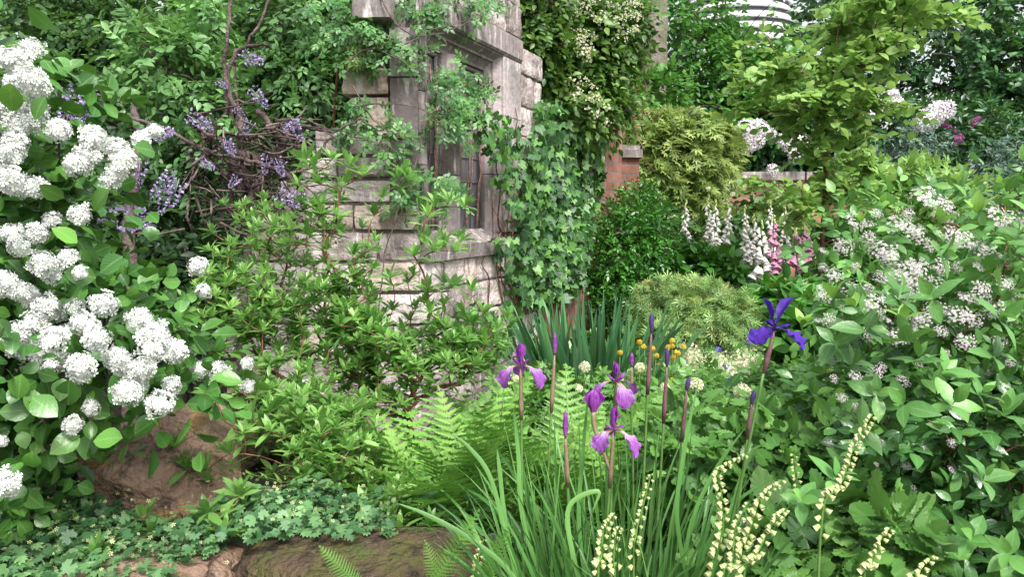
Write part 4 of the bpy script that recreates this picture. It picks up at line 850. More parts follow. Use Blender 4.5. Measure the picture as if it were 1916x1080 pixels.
# ================================================================== climbing hydrangea, cream flowers
hr = P(1090, 400, 5.4) * (1, 1, 0)
hyd = thing('cream_flowered_climber', 'tall climber hung with small cream flowers above the ivy', 'climber', hr)
hels = [(1000, 30, 4.75, 38, 100, .15), (1010, 20, 4.8, 45, 90, .2), (1080, 60, 5.1, 80, 100, .25), (1150, 30, 5.3, 60, 80, .25), (1020, 150, 4.9, 50, 80, .15), (1090, 180, 5.1, 60, 80, .2), (1130, 130, 5.3, 60, 90, .2)]
b = B(); crown(b, hels, 2000, .13, 6, .058, T_l4, .3, .7); part(b, 'foliage', m_hydr, hyd)
tp = tips_in(hels, 60); N_, Pa, ti = grow([hr, hr + UP * .8], tp, .2, 4, .06); b = B(); branches(b, N_, Pa, .002, 2.5, 6, .014); part(b, 'stems', m_bark, hyd)
def cluster_mesh(n, fr, T, mat, name, spread=(1, 1, .4), stalk=False):
    b = B(); u = rng.normal(size=(n, 3)); u = nrm(u) * rng.random((n, 1)) ** .4; u[:, 2] = np.abs(u[:, 2]); p = u * np.array(spread)
    p = p - p[:1] * 0; nn = nrm(u + (0, 0, .8) + rng.normal(size=u.shape) * .3); b.add(T, p, frames(np.cross(nn, rdir(n)), nn), fr * (.7 + .6 * rng.random(n)))
    me = b.mesh(name); me.materials.append(mat); return me
cm = [cluster_mesh(9, .22, T_flo4, m_cream, 'flower_cluster', (1, 1, .7)) for _ in range(4)]
hq = polysample([[(1000, -10), (1200, -10), (1205, 60), (1160, 80), (1100, 40), (1040, 30)], [(1065, 150), (1100, 140), (1140, 190), (1135, 240), (1110, 215), (1075, 190)], [(1000, 0), (1010, 40), (1110, 60), (1120, 120), (1060, 110), (1010, 60)]], 97)[:98]
for k, (x, y) in enumerate(hq):
    nn = nrm(np.array([.1, -1, .4]) + rng.normal(size=3) * .3); put('flower_cluster', cm[k % 4], hyd, P(x, y, 4.62 + (x - 1000) / 200 * .3), frames(np.cross(nn, rdir(1)[0]), nn), .028 + .014 * rng.random())

# spiky plant on pier
sp_ = thing('spiky_plant', 'spiky red-brown plant sitting on top of the brick pier cap', 'plant', (*XY(1165, 6.2), zpx(276, 6.3)))
b = B(); k = 240; base = P(1158, 262, 6.25) + rng.normal(size=(k, 3)) * (.10, .08, .08) + UP * (rng.random(k) * .45)[:, None]; b.add(leaf_t(4, .06, .4, .3, .3), base, frames(rdir(k, .8), rdir(k)), .14 + .06 * rng.random(k)); part(b, 'leaves', m_rstem, sp_)

# ================================================================== right half mid-ground
tree('clipped_green_shrub', 'upright bright green small-leaved bush in front of the brick pier', 1180, 5.6, [(1180, 418, 5.6, 60, 60, .25), (1165, 480, 5.5, 75, 80, .3), (1215, 460, 5.6, 50, 90, .25), (1200, 368, 5.7, 25, 25, .15), (1170, 560, 5.5, 80, 70, .3)], 2600, .1, 6, .034, T_d, m_box, m_bark, .03, 60, .3, 0, cat='shrub', upn=.4)
tree('golden_maple', 'golden green Japanese maple with a domed crown leaning over the brick wall', 1260, 7.6, [(1270, 265, 7.6, 95, 55, .45), (1230, 240, 7.6, 60, 30, .3), (1320, 300, 7.5, 45, 45, .3), (1210, 300, 7.5, 40, 60, .3), (1300, 370, 7.4, 30, 55, .2), (1245, 330, 7.5, 45, 30, .3), (1350, 270, 7.7, 25, 30, .2)], 1300, .16, 5, .09, T_maple, m_acer, m_bark, .04, 70, .35, .9)
tree('golden_maple', 'lower golden maple branch mass behind the white foxgloves', 1400, 7.7, [(1400, 425, 7.8, 60, 35, .3), (1320, 405, 7.8, 35, 50, .3), (1455, 400, 8.0, 45, 35, .3)], 420, .16, 5, .085, T_maple, m_acer, m_bark, .03, 40, .35, .7)
tree('low_maple_mound', 'low mounded maple with tiny yellow-green and orange-tinted leaves in mid border', 1300, 4.4, [(1300, 590, 4.4, 105, 65, .35), (1250, 570, 4.5, 50, 45, .25), (1360, 600, 4.4, 50, 50, .25), (1290, 640, 4.3, 90, 50, .3)], 1500, .09, 5, .045, T_dis, m_acer2, m_bark, .02, 60, .5, .5, cat='shrub')
tree('hornbeam', 'tree with tiers of toothed bright green leaves behind the golden maple', 1330, 10.0, [(1300, 215, 10, 160, 28, 1.2), (1260, 165, 10, 110, 26, 1.1), (1370, 140, 10, 110, 26, 1.1), (1300, 90, 10, 100, 26, 1.1), (1340, 30, 10, 120, 30, 1.1), (1420, 80, 10, 80, 30, 1.0), (1220, 175, 8.5, 55, 32, .4, 1.0), (1200, 190, 10, 50, 25, .7), (1440, 200, 10, 80, 60, 1.0), (1250, 20, 10, 60, 25, 1.0), (1430, 150, 10, 80, 40, 1)], 2300, .30, 8, .085, T_h, m_horn, m_bark, .12, 110, .2, .5, 1.6, group=BT, holes=[(1238, 95, 42, 56), (1268, 60, 36, 38), (1440, 35, 95, 46), (1500, 110, 24, 34), (1520, 170, 26, 30)], flat=.25)
HR = [(1727, 85, 30, 42), (1772, 135, 44, 32), (1805, 120, 30, 22), (1895, 118, 48, 24), (1750, 205, 46, 36), (1735, 235, 46, 26), (1690, 145, 34, 28), (1665, 240, 28, 22), (1640, 110, 26, 28), (1575, 110, 34, 30), (1720, 170, 30, 22), (1610, 220, 44, 24), (1860, 30, 18, 18), (1700, 40, 18, 34), (1830, 60, 14, 14), (1800, 30, 16, 12), (1500, 100, 40, 46), (1525, 160, 36, 40), (1880, 60, 22, 16), (1840, 100, 20, 18), (1650, 180, 26, 22), (1790, 180, 24, 18), (1870, 180, 20, 14), (1690, 90, 20, 24), (1760, 30, 18, 20), (1905, 20, 16, 20)]
tree('dark_tree', 'tall dark glossy tree in the top right corner with bright sky showing through', 1800, 11, [(1780, 60, 11, 160, 160, 1.2), (1880, 220, 10.5, 130, 180, 1.0), (1740, 290, 10.2, 110, 80, .7), (1650, 60, 11.5, 110, 140, 1.0), (1930, 60, 11, 120, 160, 1.0), (1840, 170, 10.5, 90, 110, .8)], 4400, .22, 7, .085, T_h, m_dark, m_bark, .16, 110, .25, .3, group=BT, holes=HR)
tree('dark_tree', 'tall dark tree behind the lime-leaved sapling, upper right', 1540, 13, [(1570, 60, 13, 90, 160, 1.2), (1480, 280, 12.5, 140, 100, 1.0), (1600, 270, 12.5, 130, 110, 1.0), (1300, 260, 13, 130, 80, 1.)], 1800, .30, 7, .12, T_h, m_dark, m_bark, .12, 80, .25, .3, group=BT, holes=HR)
tree('dark_tree', 'dark tree mass behind the cream-flowered climber and the pale trunk', 1110, 13, [(1090, 60, 13, 110, 160, 1.2), (1120, 260, 13, 130, 130, 1.)], 1300, .30, 7, .12, T_h, m_dark, m_bark, .12, 60, .25, .3, group=BT)
# pale trunk with its high crown out of view
tr_ = thing('tall_tree', 'thick pale grey trunk rising behind the cream-flowered climber', 'tree', (*XY(1226, 9), 0), BT)
b = B(); tube(b, smooth_path([P(1216, 560, 9), P(1220, 300, 9), P(1224, 120, 9), P(1228, 0, 9), P(1232, -250, 9)], 5), np.linspace(.17, .13, 21), 16, knob=.04); part(b, 'trunk', m_pbark, tr_)
b = B(); crown(b, [(1250, -300, 12, 300, 180, 2.0), (1180, -60, 12.5, 60, 60, .6, .6)], 700, .35, 7, .13, T_h, .3); part(b, 'crown', m_hedge, tr_)
# rhododendrons
tree('dark_evergreen', 'dark evergreen with white rhododendron trusses above the brick wall', 1440, 9.9, [(1430, 260, 9.9, 100, 60, .5), (1560, 250, 10, 110, 70, .5), (1660, 240, 10, 80, 60, .5), (1500, 300, 9.9, 130, 30, .4)], 900, .24, 6, .13, T_dn, m_dark, m_bark, .06, 50, .3, .4, cat='shrub')
rh = bpy.data.objects['dark_evergreen']
rhm = [head_mesh(26, .42, .75, k * 2.1, m_rhod, T_flo, 'flower_truss', 100) for k in range(3)]
for k, (x, y, r) in enumerate([(1400, 245, 20), (1420, 240, 14), (1392, 268, 18), (1415, 262, 14), (1360, 290, 16), (1490, 285, 16), (1478, 272, 12), (1503, 268, 13), (1465, 262, 10), (1535, 275, 9), (1590, 212, 14), (1605, 220, 12), (1620, 215, 14), (1648, 188, 16), (1662, 180, 15), (1675, 192, 12), (1640, 212, 10), (1440, 250, 10), (1380, 240, 11), (1735, 225, 18), (1755, 210, 16), (1772, 205, 13), (1720, 235, 12), (1690, 200, 8), (1520, 280, 8), (1445, 318, 9)]):
    dd = 9.35 if x < 1700 else 9.4; nn = nrm(np.array([0, -1, .4]) + rng.normal(size=3) * .3); put('flower_truss', rhm[k % 3], rh, P(x, y, dd - .5), frames(np.cross(nn, rdir(1)[0]), nn), r * dd / F * 1.2)
t = tree('purple_rhododendron', 'dark shrub dotted with purple-pink flower trusses, far right above the wall', 1800, 9.4, [(1800, 260, 9.5, 110, 70, .4), (1880, 310, 9.5, 90, 60, .4)], 750, .2, 6, .10, T_dn, m_dark, m_bark, .04, 40, .3, .3, cat='shrub')
rpm = [head_mesh(24, .42, .8, k * 2.1, m_rhop, T_flo, 'flower_truss', 110) for k in range(3)]
for k, (x, y, r) in enumerate([(1764, 232, 9), (1775, 238, 7), (1786, 246, 6), (1823, 228, 10), (1830, 222, 7), (1793, 262, 11), (1797, 256, 8), (1788, 270, 7), (1700, 248, 8), (1695, 252, 6), (1630, 483, 12), (1618, 478, 10), (1640, 475, 9)][:16]):
    nn = nrm(np.array([0, -1, .3]) + rng.normal(size=3) * .3); put('flower_truss', rpm[k % 3], t, P(x, y, 9.0), frames(np.cross(nn, rdir(1)[0]), nn), r * 7.0 / F)
tree('grey_leaved_shrub', 'grey-green small-leaved shrub spilling over the brick wall beside the purple trusses', 1720, 8.9, [(1710, 275, 8.9, 55, 40, .25), (1690, 300, 8.9, 50, 25, .2), (1570, 330, 8.9, 30, 20, .15)], 420, .12, 6, .06, T_dn, m_glau, m_bark, .02, 30, .2, .3, cat='shrub')
tree('grey_leaved_shrub', 'blue-grey feathery shrub at the right edge of the brick wall', 1890, 8.6, [(1885, 310, 8.6, 60, 50, .3), (1860, 340, 8.6, 50, 30, .2), (1920, 350, 8.6, 50, 60, .3)], 620, .12, 6, .06, T_dn, m_glau, m_bark, .02, 30, .2, .3, cat='shrub')
tree('variegated_shrub', 'yellow-green variegated shrub below the purple trusses in front of the wall', 1720, 6.5, [(1720, 340, 6.5, 70, 35, .25), (1650, 350, 6.5, 50, 30, .2), (1760, 370, 6.3, 90, 40, .25), (1600, 330, 6.5, 50, 30, .2)], 480, .14, 6, .075, T_d, m_lime, m_bark, .02, 30, .2, .3, cat='shrub')
# lime-leaved sapling: trunk and branches read clearly
sr = P(1540, 400, 5.0); sr[2] = gz(sr[0], sr[1])
sap = thing('lime_leaved_sapling', 'young tree with rounded lime green leaves on thin spreading branches, right of centre', 'tree', sr)
sels = [(1465, 175, 4.9, 80, 26, .2), (1410, 200, 4.95, 50, 18, .15, .6), (1440, 330, 4.9, 50, 14, .15, .6), (1380, 110, 5.0, 40, 14, .15, .5), (1595, 30, 5.0, 85, 60, .35), (1610, 100, 4.9, 100, 50, .35), (1510, 130, 5.0, 80, 45, .3), (1400, 62, 4.9, 50, 14, .2, .5), (1430, 130, 4.9, 80, 22, .25), (1540, 200, 5.0, 110, 55, .3), (1650, 70, 4.9, 70, 35, .25), (1600, 180, 4.9, 70, 30, .25), (1540, 275, 5.0, 80, 45, .25), (1620, 300, 4.9, 60, 25, .2), (1500, 345, 4.9, 80, 14, .2), (1580, 350, 4.9, 70, 22, .2), (1720, 15, 4.9, 50, 18, .2), (1690, 200, 4.9, 30, 18, .15), (1640, 240, 4.9, 35, 20, .15), (1790, 25, 4.8, 20, 20, .1), (1500, 390, 4.8, 50, 30, .15), (1640, 5, 4.8, 120, 30, .2)]
tp = tips_in(sels, 240, .1); N_, Pa, ti = grow([sr, P(1541, 400, 5.0), P(1545, 330, 5.0), P(1545, 240, 5.0), P(1560, 120, 5.0), P(1575, 0, 5)], tp, .12, 4, .07, .05); Pa[1:6] = np.arange(5)
b = B(); branches(b, N_, Pa, .0022, 2.3, 6, .032); part(b, 'trunk', m_rstem, sap)
b = B(); k = len(ti); d = nrm(nrm(N_[ti] - N_[Pa[ti]]) + rng.normal(size=(k, 3)) * .3); sprays(b, N_[ti] - d * .09, d, nrm(UP + rng.normal(size=(k, 3)) * .35), .18 + .06 * rng.random(k), 8, .066, T_round, 60, .35)
sprays(b, N_[ti] - d * .12, nrm(d + rng.normal(size=(k, 3)) * .7), nrm(UP + rng.normal(size=(k, 3)) * .4), .16 + .06 * rng.random(k), 7, .06, T_round, 60, .4); part(b, 'crown', m_lime, sap)

# ------------------------------------------------------------------ foxgloves
fb = bell_t()
def bellmesh(mat, T=fb, name='bell'):
    b = B(); b.add(T, np.zeros((1, 3)), np.eye(3)[None], 1.0, np.array([.5])); me = b.mesh(name); me.materials.append(mat); return me
bm_w, bm_p, bm_t = bellmesh(m_fox), bellmesh(m_foxp), bellmesh(m_bell, bell_t(.9, .32, .46, .50, 8))
bm_g = bellmesh(m_bell, bell_t(.8, .3, .3, .2, 6), 'bud')
def foxglove(px, ytop, ybot, d, me, label, lean=0.0, n=34):
    base = P(px - lean * 2, 400, d); base[2] = gz(base[0], base[1]); top = P(px + lean, ytop, d); bot = P(px, ybot, d)
    t = thing('foxglove', label, 'flower', base, 'foxgloves in front of the brick wall')
    b = B(); path = smooth_path([base, bot - UP * .12, bot, top], 8); tube(b, path, np.linspace(.009, .003, len(path)), 6); part(b, 'stem', m_stem, t)
    b = B(); k = 14; a = rng.random(k) * 6.28; dd = nrm(np.stack([np.cos(a), np.sin(a), .5 + 0 * a], 1)); b.add(leaf_t(5, .4, .5, .3), base + UP * .08 + rng.normal(size=(k, 3)) * .02, frames(dd, UP + rng.normal(size=(k, 3)) * .2), .26); part(b, 'leaves', m_ger, t)
    for j in range(n):
        u = (j + .5) / n; p = bot + (top - bot) * u; sz = .066 * (1 - .70 * u)
        a = rng.uniform(-2.9, -.2); out = np.array([math.cos(a), math.sin(a), 0]); ax = nrm(out * (.62 - .3 * u) - UP)   # bell hangs towards ax
        R = frames(-ax, np.cross(ax, out) + out * .01); put('bell', me, t, p + out * (.008 + .022 * (1 - u)), R, sz * rng.uniform(.85, 1.1)) if u < .84 else put('bud', bm_g, t, p + out * .006, R, sz * 1.1)
where = ['leftmost, beside the green bush', 'second from the left', 'third from the left', 'fourth from the left, before the golden maple']
for k, (x, yt, yb) in enumerate([(1281, 372, 478), (1324, 362, 482), (1362, 370, 478), (1393, 382, 486)]): foxglove(x, yt, yb, 6.1 + .2 * rng.random(), bm_w, 'tall white foxglove spire, ' + where[k], rng.normal() * 3)
foxglove(1440, 372, 470, 6.9, bm_w, 'slim white foxglove spire behind the pink ones, left of the sapling trunk')
foxglove(1468, 380, 476, 6.9, bm_w, 'slim white foxglove spire just left of the sapling trunk')
foxglove(1410, 400, 492, 6.3, bm_w, 'white foxglove spire at the right end of the white row, beside the pale pink one')
foxglove(1338, 372, 470, 6.6, bm_w, 'thinner white foxglove spire standing behind the second and third ones')
for k, (x, yt, yb, l) in enumerate([(1424, 410, 505, 'pale pink foxglove spire left of the deeper pink ones'), (1447, 400, 500, 'short pink foxglove beside the pale pink one'), (1490, 425, 490, 'deep pink foxglove spire in front of the sapling trunk'), (1508, 420, 480, 'small mauve foxglove at the right end of the row')]): foxglove(x, yt, yb, 4.8, bm_p if k else bm_w, l, 0, 28)

# small cream pompom flowers on brick wall climber
hc = thing('cream_pompom_shrub', 'loose shrub with cream pompom flowers in front of the brick wall', 'shrub', (*XY(1420, 7), 0.1))
b = B(); crown(b, [(1400, 450, 7.2, 120, 35, .3), (1240, 440, 7.3, 50, 50, .2), (1370, 372, 8.6, 50, 18, .15, .6), (1440, 375, 7.6, 40, 22, .2)], 300, .16, 6, .075, T_h, .3); part(b, 'foliage', m_birch, hc)
pm = head_mesh(30, .4, .9, 1.3, m_cream, T_flo, 'pompom', 160)
for (x, y) in [(1393, 332), (1371, 363), (1325, 353), (1460, 362), (1455, 372), (1478, 385), (1506, 362), (1232, 406), (1245, 402), (1253, 408), (1243, 416), (1260, 405), (1495, 395), (1515, 400)]: put('pompom', pm, hc, P(x, y, 7.0), frames(rdir(1)[0], rdir(1)[0]), .022)

# ------------------------------------------------------------------ border fill: dark perennials behind
def low_fill():
    b = B(); n = 6500; x = rng.uniform(-1.2, 4.6, n); y = rng.uniform(2.6, 8.9, n); h = .08 + .30 * rng.random(n) * (.6 + .5 * np.sin(x * 2.3) * np.sin(y * 1.9))
    k = ~((y < 5) & (x < .1 + (y - 3.3) * .42) & (x > -1.0)); x, y, h = x[k], y[k], h[k]
    p = np.stack([x, y, gz(x, y) + h], 1); n = len(p); d = rdir(n, .1); sprays(b, p, d, nrm(UP + rng.normal(size=(n, 3)) * .4), .12, 5, .075, T_h, 55, .3)
    single(b, 'ground_cover', m_box, 'leafy green perennials filling the border floor behind the irises', 'ground cover', kind='stuff')
low_fill()
for (px, py, d, rx, ry, lab) in ((1470, 590, 4.6, 60, 60, 'dark leafy perennial clump under the pink foxgloves'), (1310, 500, 5.7, 90, 25, 'broad-leaved foxglove foliage under the white spires'), (1560, 640, 3.4, 70, 60, 'leafy green clump behind the dark blue iris'), (1620, 455, 5.2, 90, 25, 'leafy green clump hiding the brick wall right of the sapling')):
    c = P(px, py, d); t = thing('perennial_clump', lab, 'plant', (c[0], c[1], gz(c[0], c[1])))
    b = B(); crown(b, [(px, py, d, rx, ry, .3)], 230, .14, 5, .1, T_l4, .2, .4); crown(b, [(px, py + ry * 1.2, d, rx, ry, .3)], 200, .14, 5, .1, T_l4, .2, .4); part(b, 'leaves', m_box, t)
    b = B(); 
    for k in range(14): q = P(px + rng.uniform(-rx, rx), py - ry * .2, d); g = q.copy(); g[2] = gz(q[0], q[1]); g[:2] = g[:2] * .6 + c[:2] * .4; tube(b, smooth_path([g, (g + q) / 2 + rng.normal(size=3) * .02, q], 3), .004, 5)
    part(b, 'stems', m_stem, t)

# ------------------------------------------------------------------ iris clumps
def blades(b, base, n, L0, L1, wd, lean, bendr, spread, rows=9, dirs=None):
    for k in range(n):
        a = rng.random() * 6.28 if dirs is None else dirs(); rr = math.sqrt(rng.random()) * spread; o = base + np.array([math.cos(a) * rr, math.sin(a) * rr, -.02])
        ln = rng.uniform(*lean); d0 = nrm(np.array([math.cos(a) * ln + rng.normal() * .05, math.sin(a) * ln + rng.normal() * .05, 1])); L = rng.uniform(L0, L1); bd = rng.uniform(*bendr)
        hor = nrm(np.array([d0[0], d0[1], 0]) + rng.normal(size=3) * (.2, .2, 0)); t = np.linspace(0, 1, rows)[:, None]
        c = o + d0 * L * t + (hor * bd * L * .55 - UP * bd * L * .55) * t ** 2.6
        f = rng.uniform(0, 3.14); sd = nrm(np.array([math.cos(f), math.sin(f), 0])); tg = nrm(np.gradient(c, axis=0)); sd = nrm(sd - tg * (tg @ sd)[:, None]); nn = np.cross(tg, sd)
        hw = wd * rng.uniform(.6, 1.2) * .5 * (np.minimum(1, (1 - t) * 3.2) ** .7) * (.75 + .25 * np.minimum(1, t * 4))
        V = np.stack([c - sd * hw + nn * hw * .3, c, c + sd * hw + nn * hw * .3], 1).reshape(-1, 3)
        Q = [(i * 3 + j, i * 3 + j + 1, i * 3 + j + 4, i * 3 + j + 3) for i in range(rows - 1) for j in (0, 1)]
        b.raw(V, Q, rnd=rng.random(), u=np.repeat(t[:, 0], 3), x=np.tile([-1., 0, 1], rows))
b0 = P(1100, 860, 3.5); b0[2] = gz(b0[0], b0[1])
t = thing('iris_clump', 'broad clump of upright sword-shaped leaves in front of the ivy, not in flower', 'plant', b0)
b = B(); blades(b, b0, 190, .55, .85, .030, (.05, .5), (0, .25), .17); part(b, 'leaf_blades', m_iris2, t)
ib = P(1150, 1400, 1.5); ib[2] = .08
cl = thing('iris_clump', 'foreground clump of long narrow arching green iris leaves', 'plant', ib)
b = B(); blades(b, ib, 430, .38, .68, .0075, (.03, .36), (0, .45), .16); blades(b, ib, 26, .6, .85, .010, (.4, .65), (.5, 1.1), .15)
def arcblade(pts, d, w_=.008):
    c = smooth_path([P(x, y, d) for x, y in pts], 6); n = len(c); t = np.linspace(0, 1, n)[:, None]; tg = nrm(np.gradient(c, axis=0)); sd = nrm(np.cross(tg, np.array([.2, -1, .3]))); hw = w_ * .5 * np.minimum(1, (1 - t) * 3) ** .7
    nn = np.cross(tg, sd); V = np.stack([c - sd * hw + nn * hw * .3, c, c + sd * hw + nn * hw * .3], 1).reshape(-1, 3); b.raw(V, [(i * 3 + j, i * 3 + j + 1, i * 3 + j + 4, i * 3 + j + 3) for i in range(n - 1) for j in (0, 1)], rnd=rng.uniform(.5, 1), u=np.repeat(t[:, 0], 3), x=np.tile([-1., 0, 1], n))
for pts in ([(1060, 1250), (960, 1080), (880, 1010), (800, 965), (742, 942)], [(1040, 1250), (960, 1050), (920, 900), (880, 840), (845, 812)], [(1020, 1250), (930, 1100), (890, 1000), (855, 945)], [(1120, 1250), (1085, 1000), (1090, 860), (1105, 700)], [(1330, 1250), (1360, 1000), (1400, 860), (1430, 830)], [(1130, 1250), (1075, 1050), (1065, 950), (1120, 920), (1108, 960)], [(1000, 1250), (950, 1000), (935, 880), (930, 840)], [(1330, 1250), (1270, 1000), (1280, 850), (1310, 700)], [(1080, 1250), (985, 1000), (970, 850), (960, 760)], [(1250, 1300), (1300, 1080), (1370, 950), (1440, 900)], [(1240, 1300), (1290, 1000), (1340, 880), (1395, 800)]): arcblade(pts, 1.42 + rng.normal() * .04, .0085)
part(b, 'leaf_blades', m_iris, cl)

# iris flowers
def petal(L, W, elev0, elev1, haft=.35, cup=.2, ruff=.06, nr=11, nc=7, narrow=.25, pw=1.2):
    """petal starting at origin going along +Y, pitch runs from elev0 to elev1 (degrees)"""
    V = []; U = []; X = []; y = z = 0.0
    for i in range(nr):
        t = i / (nr - 1); e = math.radians(elev0 + (elev1 - elev0) * (t ** pw)); 
        if i: y += math.cos(e) * L / (nr - 1); z += math.sin(e) * L / (nr - 1)
        if t < haft: w_ = W * narrow * (.7 + .3 * t / haft)
        else: s_ = (t - haft) / (1 - haft); w_ = W * (narrow + (1 - narrow) * math.sin(min(1, s_ * 1.7) * math.pi / 2)) * (math.sqrt(max(0, 1 - max(0, (s_ - .45) / .55) ** 2.2)) if s_ > .45 else 1); w_ = max(w_, W * .10)
        for j in range(nc):
            x = (j / (nc - 1) * 2 - 1); rf = ruff * W * math.sin(i * 1.9 + j * 1.2 + L * 90) * abs(x) * (t > haft)
            h = cup * w_ * x * x + rf; V.append((x * w_ / 2, y - math.sin(e) * h, z + math.cos(e) * h)); U.append(t); X.append(x)
    Q = [(i * nc + j, i * nc + j + 1, (i + 1) * nc + j + 1, (i + 1) * nc + j) for i in range(nr - 1) for j in range(nc - 1)]
    return np.array(V), E3([]), E4(Q), np.array(U), np.array(X)
def rotz(a): c, s_ = math.cos(a), math.sin(a); return np.array([[c, -s_, 0], [s_, c, 0], [0, 0, 1.]])
def iris_stem(t, c, base, spathe_mat, L=.065, r=.0038, curve=None):
    b = B(); path = smooth_path([base, (base + c) / 2 + rng.normal(size=3) * .008, c - nrm(c - base) * L], 8) if curve is None else smooth_path(curve, 6)
    tube(b, path, np.linspace(.0034, .0024, len(path)), 7); part(b, 'stem', m_stem, t)
    dv = nrm(c - path[-2]); b = B(); q = c - dv * L
    tube(b, [q - dv * .03, q, q + dv * L * .35, q + dv * L * .7, c - dv * .004], [.0035, .005, r, r * .85, r * .35], 8); part(b, 'spathe', spathe_mat, t)
def iris(c, base, label, yaw, size, falls, stds, mf, ms, msp, stem=True, curve=None, tilt=None, t=None, L=.075):
    t = t or thing('iris_flower', label, 'flower', base, 'irises in bloom in the foreground')
    if stem: iris_stem(t, c, base, msp, L, curve=curve)
    tr = np.eye(3) if tilt is None else tilt
    for (a, e0, e1, Ls, Ws) in falls:
        T = petal(size * Ls, size * Ws, e0, e1, .34, .12, .085, 15, 11, .28, .75); bb_ = B(); bb_.add(T, c[None], (tr @ rotz(math.radians(a + yaw)))[None], 1.0); part(bb_, 'fall', mf, t)
        T = petal(size * .52, size * .22, e0 * .8 + 20, e0 - 5, .2, -.35, .04, 7, 5, .5); bb_ = B(); bb_.add(T, (c + UP * size * .05)[None], (tr @ rotz(math.radians(a + yaw)))[None], 1.0); part(bb_, 'style_arm', ms, t)
    for (a, e0, e1, Ls, Ws) in stds:
        T = petal(size * Ls, size * Ws, e0, e1, .25, .55, .06, 11, 7, .3); bb_ = B(); bb_.add(T, (c + UP * size * .03)[None], (tr @ rotz(math.radians(a + yaw)))[None], 1.0); part(bb_, 'standard', ms, t)
    return t
def bs(px, d=1.5): p = P(px, 1350, d); p[2] = .08; return p
# angle convention: 0 = petal points away (+Y), 90 = left(-X), -90 = right(+X), 180 = towards the camera
iA = iris(P(974, 686, 1.45), bs(985), 'purple iris with pointed upright petals, leftmost of the open flowers', 0, .048, [(128, 42, -100, 1.4, .78), (-126, 36, -88, 1.45, .78), (5, 30, -80, 1., .6)], [(60, 78, 92, .95, .42), (-60, 80, 95, .85, .4), (175, 78, 88, .9, .42)], m_fall, m_stand, m_spathe)
iB = iris(P(1152, 716, 1.45), bs(1130), 'mauve-purple iris at the top of the pair, with one fall facing the camera', 0, .047, [(112, 38, -85, 1.4, .62), (-160, 30, -100, 1.45, .85), (-70, 40, -80, 1.2, .72)], [(30, 70, 90, .85, .3), (-60, 70, 95, .75, .3), (150, 80, 90, .8, .28)], m_fall, m_stand, m_spathe)
iC = iris(P(1148, 805, 1.40), bs(1110), 'mauve-purple iris just below the upper one, with pale-centred falls', 0, .048, [(132, 24, -85, 1.25, .88), (-122, 20, -90, 1.5, .85), (5, 30, -70, 1., .5)], [(45, 75, 90, .85, .4), (-45, 68, 85, .9, .35), (170, 78, 90, .6, .25)], m_fall, m_stand, m_spathe, L=.085)
# half-open flower on the same stalk as the lower iris
hb = B()
for a in (0, 120, 240): hb.add(petal(.045, .03, 72, 100, .15, .7, .08, 9, 7, .4), P(1110, 772, 1.40)[None], rotz(math.radians(a + 20))[None], 1.)
part(hb, 'half_open_bud', m_stand, iC)
hb = B(); tube(hb, smooth_path([P(1140, 880, 1.40), P(1125, 835, 1.40), P(1112, 800, 1.40), P(1110, 772, 1.40)], 4), np.linspace(.003, .005, 13), 7); part(hb, 'side_stalk', m_spathe, iC)
iD = iris(P(1450, 614, 1.30), bs(1330, 1.45), 'deep blue-violet iris standing alone at the right on a leaning stem', 0, .051, [(125, 26, -62, 1.15, .95), (-125, 8, -62, 1.2, .95), (5, 20, -60, .8, .6)], [(70, 68, 66, 1.05, .36), (-75, 62, 48, 1.2, .42)], m_dfall, m_dstand, m_spathed, curve=[bs(1330, 1.45), P(1350, 1080, 1.4), P(1395, 860, 1.33), P(1428, 700, 1.3)], L=.055)
def iris_bud(px, py, d, hb_, label, dark=False, bx=None, tilt=0, sp=.07):
    tipp = P(px, py, d); base = bs(bx if bx else px, d + .08); c = P(px - tilt, py + hb_, d)
    t = thing('iris_bud', label, 'flower', base, 'iris buds in the foreground'); dv = nrm(tipp - c); L = np.linalg.norm(tipp - c)
    b = B(); n = 12; tt = np.linspace(0, 1, n); r = .0044 * np.sin(np.clip(tt * .93 + .07, 0, 1) * math.pi) ** .7 + .0005
    tube(b, [c + dv * L * u for u in tt], r, 9, knob=.05); part(b, 'bud', m_bud if dark else m_stand, t)
    iris_stem(t, c + dv * .004, base, m_spathed if dark else m_spathe, sp)
iris_bud(1058, 768, 1.38, 52, 'fat purple bud left of the two mauve irises', bx=1080)
iris_bud(1038, 622, 1.6, 42, 'purple bud with papery sheath right of the leftmost iris', bx=1000, sp=.1)
iris_bud(1219, 585, 1.5, 38, 'tall dark bud, highest of the buds right of the mauve irises', True, bx=1170, sp=.10)
iris_bud(1248, 650, 1.5, 36, 'dark bud beside the yellow flowers, right of the tallest bud', True, bx=1210, sp=.09)
iris_bud(1182, 660, 1.65, 26, 'small purple bud just right of the upper mauve iris', bx=1170, sp=.06)
iris_bud(1290, 705, 1.5, 26, 'slim dark bud beside the cream flowers', True, bx=1230, sp=.08, tilt=6)
iris_bud(1412, 730, 1.35, 26, 'slim dark bud on the leaning stem of the deep blue iris', True, bx=1335, sp=.04, tilt=6)

